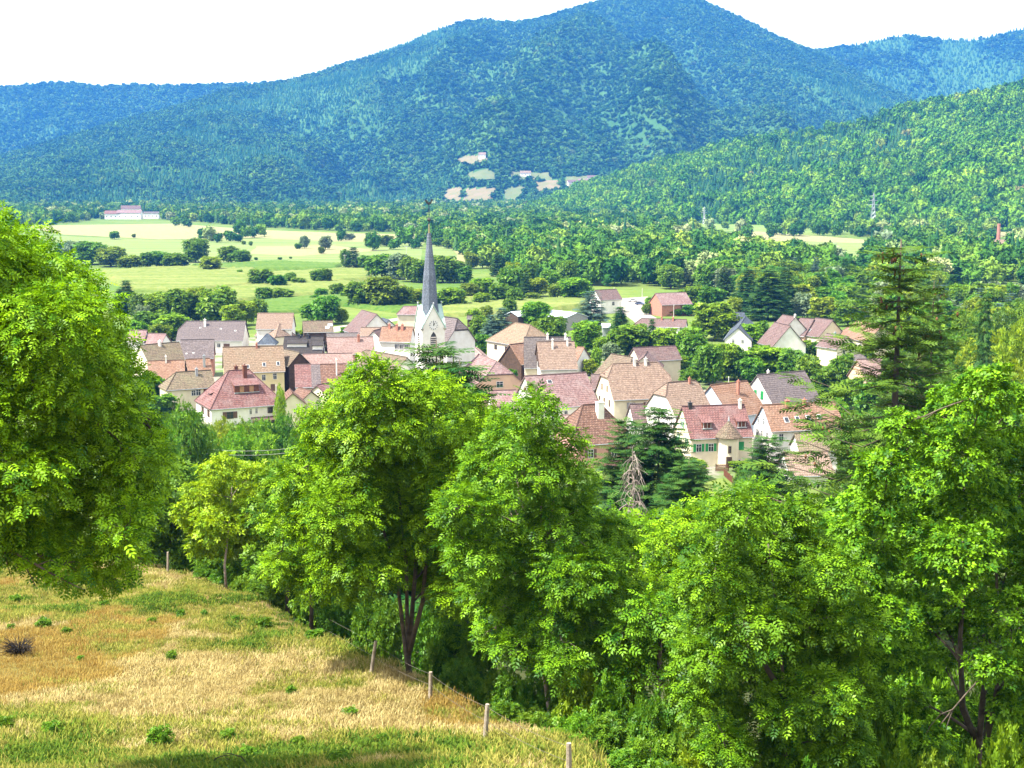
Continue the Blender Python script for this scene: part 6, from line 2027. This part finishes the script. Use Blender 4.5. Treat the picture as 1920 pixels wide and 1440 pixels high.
# shrubs under the trees
SHRUB = [unit_broadleaf(200 + i, 'simple', 1500, .62, .0, .10, 'hazel', 20, shape='low') for i in range(3)]
SHRUB_D = [unit_broadleaf(210 + i, 'simple', 1500, .62, .0, .10, 'dark', 20, shape='low') for i in range(2)]
SHRUB_L = [unit_broadleaf(220 + i, 'simple', 1500, .62, .0, .10, 'bright', 20, shape='low') for i in range(2)]
def shrub(label, px, top, dist, w, kind=None, name='shrub', grp='shrubs under the trees'):
    kind = kind or SHRUB
    p = atd(px, top, dist)
    z = float(gz(p[0], p[1])) - .15
    h = max(.3, p[2] - z)
    u = kind[random.randrange(len(kind))]
    return plant(u, name, label, (p[0], p[1], z), h, w / FPX * dist / (h * 1.2), cat='shrub', group=grp)
und = [(420, 1070, 76, 60), (390, 1062, 79, 60), (455, 1078, 73, 60), (480, 1085, 71.5, 60), (345, 1050, 83, 60), (520, 1095, 69, 60), (300, 1010, 88, 90), (350, 1025, 84, 90), (400, 1030, 80, 90), (450, 1040, 76, 90), (500, 1050, 73, 90), (545, 1065, 70, 90), (590, 1075, 66, 90), (270, 1000, 92, 80), (640, 1090, 63, 90), (690, 1100, 61, 90), (730, 1110, 59, 80),
       (800, 1130, 57, 90), (850, 1150, 54, 90), (900, 1170, 52, 90), (860, 1230, 50, 90), (930, 1250, 49, 90), (980, 1290, 46.5, 90), (900, 1290, 49, 70), (1040, 1290, 47, 90), (820, 1190, 54.5, 70)]
for i, (px, top, d, w) in enumerate(und):
    shrub('dark leafy shrub in the shade just behind the pasture fence', px, top, d + 3.5, w, SHRUB_D if i % 3 else SHRUB, grp='shrubs in the shade behind the fence')
thick = [(960, 1240, 50, 100), (1005, 1255, 49, 90), (1030, 1330, 45, 80), (1660, 1200, 50, 110), (1760, 1230, 50, 120), (1000, 1330, 45.5, 100), (1060, 1250, 47, 100), (1130, 1190, 50, 110), (950, 1310, 47, 80), (1050, 1380, 42.5, 90), (1100, 1400, 41, 90), (1180, 1220, 48, 110), (1250, 1420, 37, 110), (1450, 1400, 37.5, 110), (1330, 1270, 42, 110), (1090, 1240, 45, 110), (1150, 1260, 44, 120), (1220, 1290, 42, 120), (1140, 1330, 41, 110), (1080, 1330, 43.5, 90), (1220, 1370, 39, 120), (1300, 1330, 39, 110), (1280, 1240, 44, 110), (1300, 1400, 37, 110), (1170, 1400, 38.5, 110), (1600, 1320, 38, 110), (1640, 1250, 40, 100), (1680, 1370, 37, 120), (1600, 1400, 36, 110), (1760, 1400, 36, 130), (1840, 1390, 37, 110), (1900, 1340, 38, 120), (1760, 1300, 42, 120), (1560, 1230, 43, 100), (1480, 1350, 40, 120), (1390, 1400, 36.5, 100), (1900, 1420, 35, 110), (1520, 1420, 35, 100), (1840, 1200, 46, 130), (1740, 1180, 47, 120), (1920, 1180, 46, 130), (1620, 1140, 48, 110), (1480, 1180, 47, 110), (1360, 1180, 47, 110), (1300, 1120, 52, 110), (1600, 1010, 60, 110), (1700, 1080, 52, 110), (1530, 1000, 66, 100), (1450, 960, 80, 90), (1500, 950, 90, 80), (1600, 960, 80, 110)]
for i, (px, top, d, w) in enumerate(thick):
    shrub('leafy shrub in the thicket filling the bottom right corner', px, top, d, w, (SHRUB, SHRUB_D, SHRUB, SHRUB_L)[i % 4], grp='shrubs of the thicket')

# ------------------------------------------------------------------ conifers in front of the village
def conifer(label, px, top, dist, w, mesh, name='fir_tree', rot=0.0):
    p = atd(px, top, dist)
    z = float(gz(p[0], p[1])) - .2
    h = p[2] - z
    return plant(mesh, name, label, (p[0], p[1], z), h, w / FPX * dist / h / CW[id(mesh)], rot, cat='tree')
UFIR = unit_conifer(301, 40, .27, 'needle_o', 7, .042, .5, .08, 22, .5, .3, .25, .7)
UFIR2 = unit_conifer(302, 40, .27, 'needle', 8, .075, .3, .03, 11, .3, .1, 0, .7)
UFIR3 = unit_conifer(303, 36, .25, 'needle', 8, .075, .2, .05, 11, .4, .2, 0, .7)
CW = {id(UFIR): .54, id(UFIR2): .54, id(UFIR3): .5}
conifer('tall ragged fir rising above the village at right', 1690, 440, 92, 660, UFIR)
conifer('dense dark fir right of the dead tree', 1236, 752, 128, 250, UFIR2)
conifer('lower dark fir joined to the dense fir on its left', 1176, 778, 132, 200, UFIR3)
conifer('dark fir at the right flank of the dense fir', 1292, 858, 122, 200, UFIR2, rot=2)
conifer('small fir with bare trunk before the turret house', 1442, 812, 140, 190, UFIR3, rot=1)
conifer('dark bushy conifer in front of the church tower', 818, 632, 105, 420, UFIR3, rot=2.5)
conifer('broad conifer beside the bushy one by the church', 862, 668, 100, 380, UFIR2, rot=.7)
conifer('small brown-tipped spruce before the pink roof', 994, 702, 84, 230, UFIR, 'spruce_tree', 1.3)
conifer('second ragged fir behind the tall one', 1752, 520, 112, 330, UFIR, rot=2.2)
conifer('short fir under the tall fir', 1600, 760, 120, 130, UFIR, rot=3.3)

# dead tree with drooping bare boughs
rng = np.random.default_rng(5)
b0 = foot(1186, 112)
root = empty('dead_tree', b0)
tag(root, 'dead grey conifer with bare drooping boughs', 'tree')
mb = MB()
H = atd(1172, 838, 112)[2] - b0[2]
mb.tube([(0, 0, 0), (.1, 0, H * .5), (-.1, 0, H)], [.16, .1, .02], 7)
mb.build('trunk', M['dead'], root)
mb = MB()
for i in range(46):
    z = H * (.28 + .7 * i / 46)
    a = i * 2.4
    r = (2.6 - 1.9 * i / 46) * rng.uniform(.6, 1.1)
    d = np.array((math.cos(a), math.sin(a), 0))
    pts = [np.array((0, 0, z)) + d * r * t + np.array((0, 0, .35 * math.sin(t * 2.2) - 1.3 * t * t)) for t in (0, .33, .66, 1)]
    mb.tube(pts, [.05, .04, .028, .012], 4, cap=False)
    for k in range(7):
        t = rng.uniform(.25, 1)
        s = np.array((0, 0, z)) + d * r * t + np.array((0, 0, .35 * math.sin(t * 2.2) - 1.3 * t * t))
        e = s + np.array((rng.normal() * .35, rng.normal() * .35, -rng.uniform(.4, 1.1)))
        mb.tube([s, (s + e) / 2 + rng.normal(size=3) * .08, e], [.022, .018, .01], 3, cap=False)
o = mb.build('bare_boughs', M['dead'], root)

# ------------------------------------------------------------------ pasture fence
posts = [(1066, 1470, 1388, 0), (908, 1390, 1316, 5), (806, 1313, 1257, 2), (694, 1266, 1199, 10), (447, 1108, 1058, 0), (314, 1076, 1034, 3), (418, 1098, 1065, 4)]
root = empty('fence', hit(806, 1313))
tag(root, 'weathered post and wire fence along the pasture edge', 'fence')
ro = np.array(root.location)
tops_ = []
M['wire'] = plainmat('rusty_wire', (0.13, 0.11, 0.09), None, 4, .6)
M['post'] = plainmat('weathered_post', (0.36, 0.31, 0.24), (0.22, 0.18, 0.13), 6, .95, .4)
for i, (px, py, pt, lean) in enumerate(posts):
    p = hit(px, py)
    h = (py - pt) / FPX * p[1] * 1.03
    r = .075
    mb = MB()
    ln = math.radians(lean)
    tip = (math.sin(ln) * h, 0, h)
    mb.tube([(0, 0, -.3), (tip[0] * .5 + .01, .01, h * .5), tip], [r, r * .95, r * .85], 8)
    o = mb.build('post', M['post'], root, p - ro)
    tops_.append((p, p + np.array(tip)))
order = [0, 1, 2, 3, 4, 6, 5]
for a, b_ in zip(order[:-1], order[1:]):
    for hfrac, sag in ((.92, .1), (.55, .08)):
        A_ = tops_[a][0] + (tops_[a][1] - tops_[a][0]) * hfrac
        B_ = tops_[b_][0] + (tops_[b_][1] - tops_[b_][0]) * hfrac
        mb = MB()
        mb.tube([A_ + (B_ - A_) * t - np.array((0, 0, sag * 4 * t * (1 - t))) - ro for t in np.linspace(0, 1, 7)], [.006] * 7, 4)
        mb.build('wire', M['wire'], root)

# overhead wires on the left
for k, (y0, y1) in enumerate(((834, 838), (842, 846))):
    A_, B_ = np.array(gp(300, y0 - 6, 160)), np.array(gp(560, y1, 185))
    mb = MB()
    mb.tube([A_ + (B_ - A_) * t - np.array((0, 0, 3.2 * t * (1 - t))) for t in np.linspace(0, 1, 12)], [.02] * 12, 4)
    o = mb.build('power_line', M['pole'])
    tag(o, ['upper', 'lower'][k] + ' thin overhead wire crossing below the villa', 'wire')

# ------------------------------------------------------------------ pasture grass
def tuft(seed, n, h, w, spread, lean, mat):
    rng = np.random.default_rng(seed)
    V_, F_ = [], []
    for i in range(n):
        a = rng.uniform(0, 6.28)
        r = spread * math.sqrt(rng.random())
        x, y = r * math.cos(a), r * math.sin(a)
        b = rng.uniform(0, 6.28)
        l = h * rng.uniform(.5, 1.1)
        dx, dy = math.cos(b) * lean * l * rng.uniform(.2, 1), math.sin(b) * lean * l * rng.uniform(.2, 1)
        wx, wy = -math.sin(b) * w, math.cos(b) * w
        k = len(V_)
        V_ += [(x - wx, y - wy, -.03), (x + wx, y + wy, -.03), (x + dx * .5 + wx * .6, y + dy * .5 + wy * .6, l * .65), (x + dx * .5 - wx * .6, y + dy * .5 - wy * .6, l * .65), (x + dx * 1.3, y + dy * 1.3, l)]
        F_ += [(k, k + 1, k + 2, k + 3), (k + 3, k + 2, k + 4, k + 4)]
    me = bpy.data.meshes.new('grass_piece')
    me.from_pydata(V_, [], [f if len(set(f)) == 4 else f[:3] for f in F_])
    me.materials.append(M[mat])
    return me
src = [tuft(1, 14, .15, .012, .28, .9, 'dry'), tuft(2, 14, .12, .012, .3, 1.1, 'dry'), tuft(3, 14, .17, .012, .28, .8, 'ochre'), tuft(4, 16, .13, .016, .25, .9, 'greeng'), tuft(5, 14, .17, .016, .25, .9, 'greeng'), tuft(6, 12, .15, .03, .22, .9, 'weed'), tuft(7, 12, .22, .03, .2, .8, 'weed')]
rngg = np.random.default_rng(9)
N = 150000
y = 30 + 80 * rngg.random(N) ** 1.25
x = -46 + 62 * rngg.random(N)
k = (x < fence_x(y) + .4 + rngg.normal(size=N) * .6)
x, y = x[k], y[k]
z = gz(x, y)
pp = vproject(np.stack([x, y, z], 1))
k = (pp[:, 0] > -120) & (pp[:, 0] < 1500) & (pp[:, 1] < 1520)
x, y, z, pp = x[k], y[k], z[k], pp[k]
n = len(x)
g1 = fbm(x * .12 + 3, y * .09, 4) + .35 * rngg.normal(size=n)
# greener towards the fence's far corner and along the near edge, drier across the middle
green = np.exp(-((pp[:, 1] - 1140 - .12 * (pp[:, 0] - 300)) / 75) ** 2) * 1.0 + np.exp(-((pp[:, 1] - 1430) / 60) ** 2) * .8 - .38
green = green + .75 * fbm(x * .45, y * .45, 4)
w = g1 * .5 + green
idx = np.where(w > .75, 5 + rngg.integers(0, 2, n), np.where(w > -.02, 3 + rngg.integers(0, 2, n), np.where(fbm(x * .1 + 9, y * .1, 3) > .4, 2, rngg.integers(0, 2, n))))
s = rngg.uniform(.7, 1.3, n) * (1 + .35 * fbm(x * .2, y * .2 + 7, 2))
scatter('grass', np.stack([x, y, z], 1), rngg.uniform(0, 6.28, n), np.stack([s, s, s * rngg.uniform(.8, 1.3, n)], 1), idx, src, 'dry yellow pasture grass mixed with green tufts', 'grass')

# weeds and low bushes standing in the pasture
WB = [unit_broadleaf(230 + i, 'simple', 420, .75, .0, .2, 'hazel', 9, shape='low') for i in range(3)]
for i, (px, py, w, h) in enumerate([(82, 1178, 34, 24), (124, 1190, 26, 18), (196, 1140, 24, 16), (340, 1158, 22, 18), (384, 1155, 18, 14), (495, 1178, 34, 22), (590, 1198, 46, 20), (322, 1240, 30, 24), (300, 1400, 60, 44), (98, 1378, 46, 30), (425, 1388, 44, 26), (12, 1372, 44, 34), (30, 1128, 30, 14), (658, 1345, 40, 22), (716, 1392, 32, 18), (640, 1432, 50, 30), (470, 1425, 60, 30), (545, 1300, 24, 16), (205, 1385, 30, 20), (150, 1240, 20, 14), (560, 1400, 36, 22), (760, 1420, 40, 20), (440, 1165, 20, 14), (285, 1170, 24, 14), (20, 1180, 20, 12), (870, 1410, 30, 18)]):
    p = hit(px, py)
    plant(WB[i % 3], 'weed_clump', None, p, h / FPX * p[1], w / h / 1.45, cat='weed', group='green weeds in the pasture')
    WBL = bpy.data.objects[-1] if False else None
ws = sorted([o for o in bpy.data.objects if o.name.startswith('weed_clump')], key=lambda o: o.name)
for o in ws:
    o['label'] = 'low green weed clump growing in the dry pasture'
# dark dead bush at the left edge of the pasture
p = hit(38, 1228)
root = empty('dead_bush', p)
tag(root, 'black dead bush at the left edge of the pasture', 'bush')
mb = MB()
rng = np.random.default_rng(8)
for i in range(70):
    a = rng.uniform(0, 6.28)
    l = rng.uniform(.35, 1.0)
    e = np.array((math.cos(a) * l * .9, math.sin(a) * l * .9, rng.uniform(.15, .75)))
    m_ = e * .5 + np.array((0, 0, .12)) + rng.normal(size=3) * .05
    mb.tube([(0, 0, -.05), m_, e], [.022, .016, .006], 4, cap=False)
    for k in range(2):
        q = e + rng.normal(size=3) * .18
        mb.tube([m_, q], [.012, .005], 3, cap=False)
M['char'] = plainmat('dark_twig', (0.03, 0.025, 0.02), None, 4, .9)
mb.build('twigs', M['char'], root)
# arching bare twigs at the bottom edge
p = hit(425, 1440)
root = empty('bramble', p)
tag(root, 'arching bare bramble stems at the bottom edge', 'bramble')
mb = MB()
for dx, hh in ((-.5, .35), (.7, .4), (.2, .25)):
    mb.tube([(dx, 0, -.1), (dx * .6, 0, hh * .8), (dx * .1, .05, hh), (-dx * .2, .1, hh * .9)], [.02, .018, .014, .006], 5)
mb.build('stem', M['char'], root)

# ------------------------------------------------------------------ cars and garden fences
def carmat(name, c):
    m, nt, out = newmat(name)
    p = nd(nt, 'ShaderNodeBsdfPrincipled')
    p.inputs['Base Color'].default_value = (*c, 1)
    p.inputs['Roughness'].default_value = 0.3
    p.inputs['Coat Weight'].default_value = 0.5
    lk(nt, p.outputs[0], out.inputs['Surface'])
    return m
M['tyre'] = plainmat('tyre', (0.02, 0.02, 0.02), None, 3, .9)
def car(label, p, ang, paint, van=False):
    root = empty('parked_car', p, ang)
    tag(root, label, 'car', 'parked cars')
    L, Wd = (4.8, 1.0) if van else (4.2, .86)
    if van:
        prof = [(-L / 2, .35), (L / 2 - .1, .35), (L / 2, .8), (L / 2 - .5, 1.15), (L / 2 - 1.2, 1.9), (L / 2 - 1.6, 2.05), (-L / 2 + .1, 2.05), (-L / 2, 1.8)]
        glass = [(L / 2 - .62, 1.17), (L / 2 - 1.25, 1.8), (L / 2 - 2.0, 1.8), (L / 2 - 2.0, 1.17)]
    else:
        prof = [(-L / 2, .35), (L / 2 - .1, .32), (L / 2, .62), (L / 2 - .9, .86), (L / 2 - 1.6, 1.36), (-L / 2 + 1.2, 1.42), (-L / 2 + .25, .95), (-L / 2 - .03, .8)]
        glass = [(L / 2 - 1.12, .9), (L / 2 - 1.66, 1.3), (-L / 2 + 1.22, 1.34), (-L / 2 + .5, .95)]
    mb = MB()
    mb.prism(prof, -Wd, Wd, axis='y')
    body = mb.build('body', carmat('car_paint', paint), root)
    md = body.modifiers.new('bevel', 'BEVEL')
    md.width = .08
    md.segments = 2
    mb = MB()
    mb.prism(glass, -Wd - .012, Wd + .012, axis='y')
    mb.build('window', M['glass'], root)
    for sx in (-1, 1):
        for sy in (-1, 1):
            mb = MB()
            x = sx * L * .31
            mb.tube([(x, sy * (Wd - .16), .32), (x, sy * (Wd + .03), .32)], [.32, .32], 14)
            w = mb.build('wheel', M['tyre'], root)
            mb = MB()
            mb.tube([(x, sy * (Wd + .02), .32), (x, sy * (Wd + .05), .32)], [.19, .17], 10)
            mb.build('rim', M['zinc'], w)
    for sy in (-1, 1):
        mb = MB()
        mb.box(L / 2 - .12, L / 2 - .02, sy * Wd * .7 - .15, sy * Wd * .7 + .15, .6, .76)
        mb.build('headlight', M['frame_w'], root)
p = at(1612, 912, 0)
car('white van half hidden under the tall fir', (p[0], p[1], float(gz(p[0], p[1]))), .2, (.8, .8, .8), True)
for lab, px, py, an, c in [('white car in the pale yard before the mauve-roofed house', 1186, 566, .3, (.8, .8, .8)), ('dark blue car at the back of the pale yard', 1200, 572, -.4, (.03, .05, .12)), ('silver car at the right of the pale yard', 1214, 580, .9, (.45, .46, .48))]:
    p = at(px, py, 0)
    car(lab, (p[0], p[1], .09), an, c)

def board_fence(label, a, b, h=1.3):
    A, B = at(*a, 0), at(*b, 0)
    A[2], B[2] = float(gz(A[0], A[1])), float(gz(B[0], B[1]))
    L = float(np.linalg.norm((B - A)[:2]))
    root = empty('garden_fence', A, math.atan2(B[1] - A[1], B[0] - A[0]))
    tag(root, label, 'fence')
    n = int(L / 2)
    for i in range(n + 1):
        mb = MB()
        x = L * i / n
        mb.box(x - .06, x + .06, -.06, .06, -.4, h + .08)
        mb.build('post', M['wood_dark'], root)
    for z in (.3, h - .25):
        mb = MB()
        mb.box(0, L, -.09, -.062, z, z + .09)
        mb.build('rail', M['wood_red'], root)
    mb = MB()
    k = int(L / .16)
    for i in range(k):
        x = L * (i + .5) / k
        mb.box(x - .055, x + .055, -.12, -.092, .08, h + random.uniform(-.03, .03))
    o = mb.build('boards', M['wood_red'], root)
    o['kind'] = 'stuff'
board_fence('brown board fence below the turret house', (1342, 884), (1366, 884))
board_fence('brown board fence running towards the small fir', (1358, 892), (1384, 918))

# ------------------------------------------------------------------ haze
def hazebox():
    m, nt, out = newmat('haze')
    v = nd(nt, 'ShaderNodeVolumePrincipled')
    v.inputs['Color'].default_value = (0.07, 0.34, 1.0, 1)
    v.inputs['Density'].default_value = HAZE
    v.inputs['Anisotropy'].default_value = 0.0
    lk(nt, v.outputs[0], out.inputs['Volume'])
    mb = MB()
    mb.box(-9000, 9000, -260, 7000, -10, 1000)
    o = mb.build('haze', m)
    tag(o, 'thin blue summer haze filling the valley air', 'haze', None, 'stuff')
HAZE = 0.00007
hazebox()

# things that only their place tells apart are told apart by it
ONES = ['', 'first', 'second', 'third', 'fourth', 'fifth', 'sixth', 'seventh', 'eighth', 'ninth', 'tenth', 'eleventh', 'twelfth', 'thirteenth', 'fourteenth', 'fifteenth', 'sixteenth', 'seventeenth', 'eighteenth', 'nineteenth']
def nth(i):
    if i < 20:
        return ONES[i]
    return {2: 'twentieth', 3: 'thirtieth', 4: 'fortieth', 5: 'fiftieth', 6: 'sixtieth'}[i // 10] if i % 10 == 0 else {2: 'twenty-', 3: 'thirty-', 4: 'forty-', 5: 'fifty-', 6: 'sixty-'}[i // 10] + ONES[i % 10]
same = {}
for o in bpy.data.objects:
    if o.parent is None and o.get('label') and o.get('group') in ('shrubs of the thicket', 'green weeds in the pasture', 'shrubs in the shade behind the fence'):
        same.setdefault(o['label'], []).append(o)
for l, os_ in same.items():
    if len(os_) > 1:
        os_.sort(key=lambda o: project(o.location)[0])
        for i, o in enumerate(os_):
            o['label'] = l + ', ' + nth(i + 1) + ' from the left'
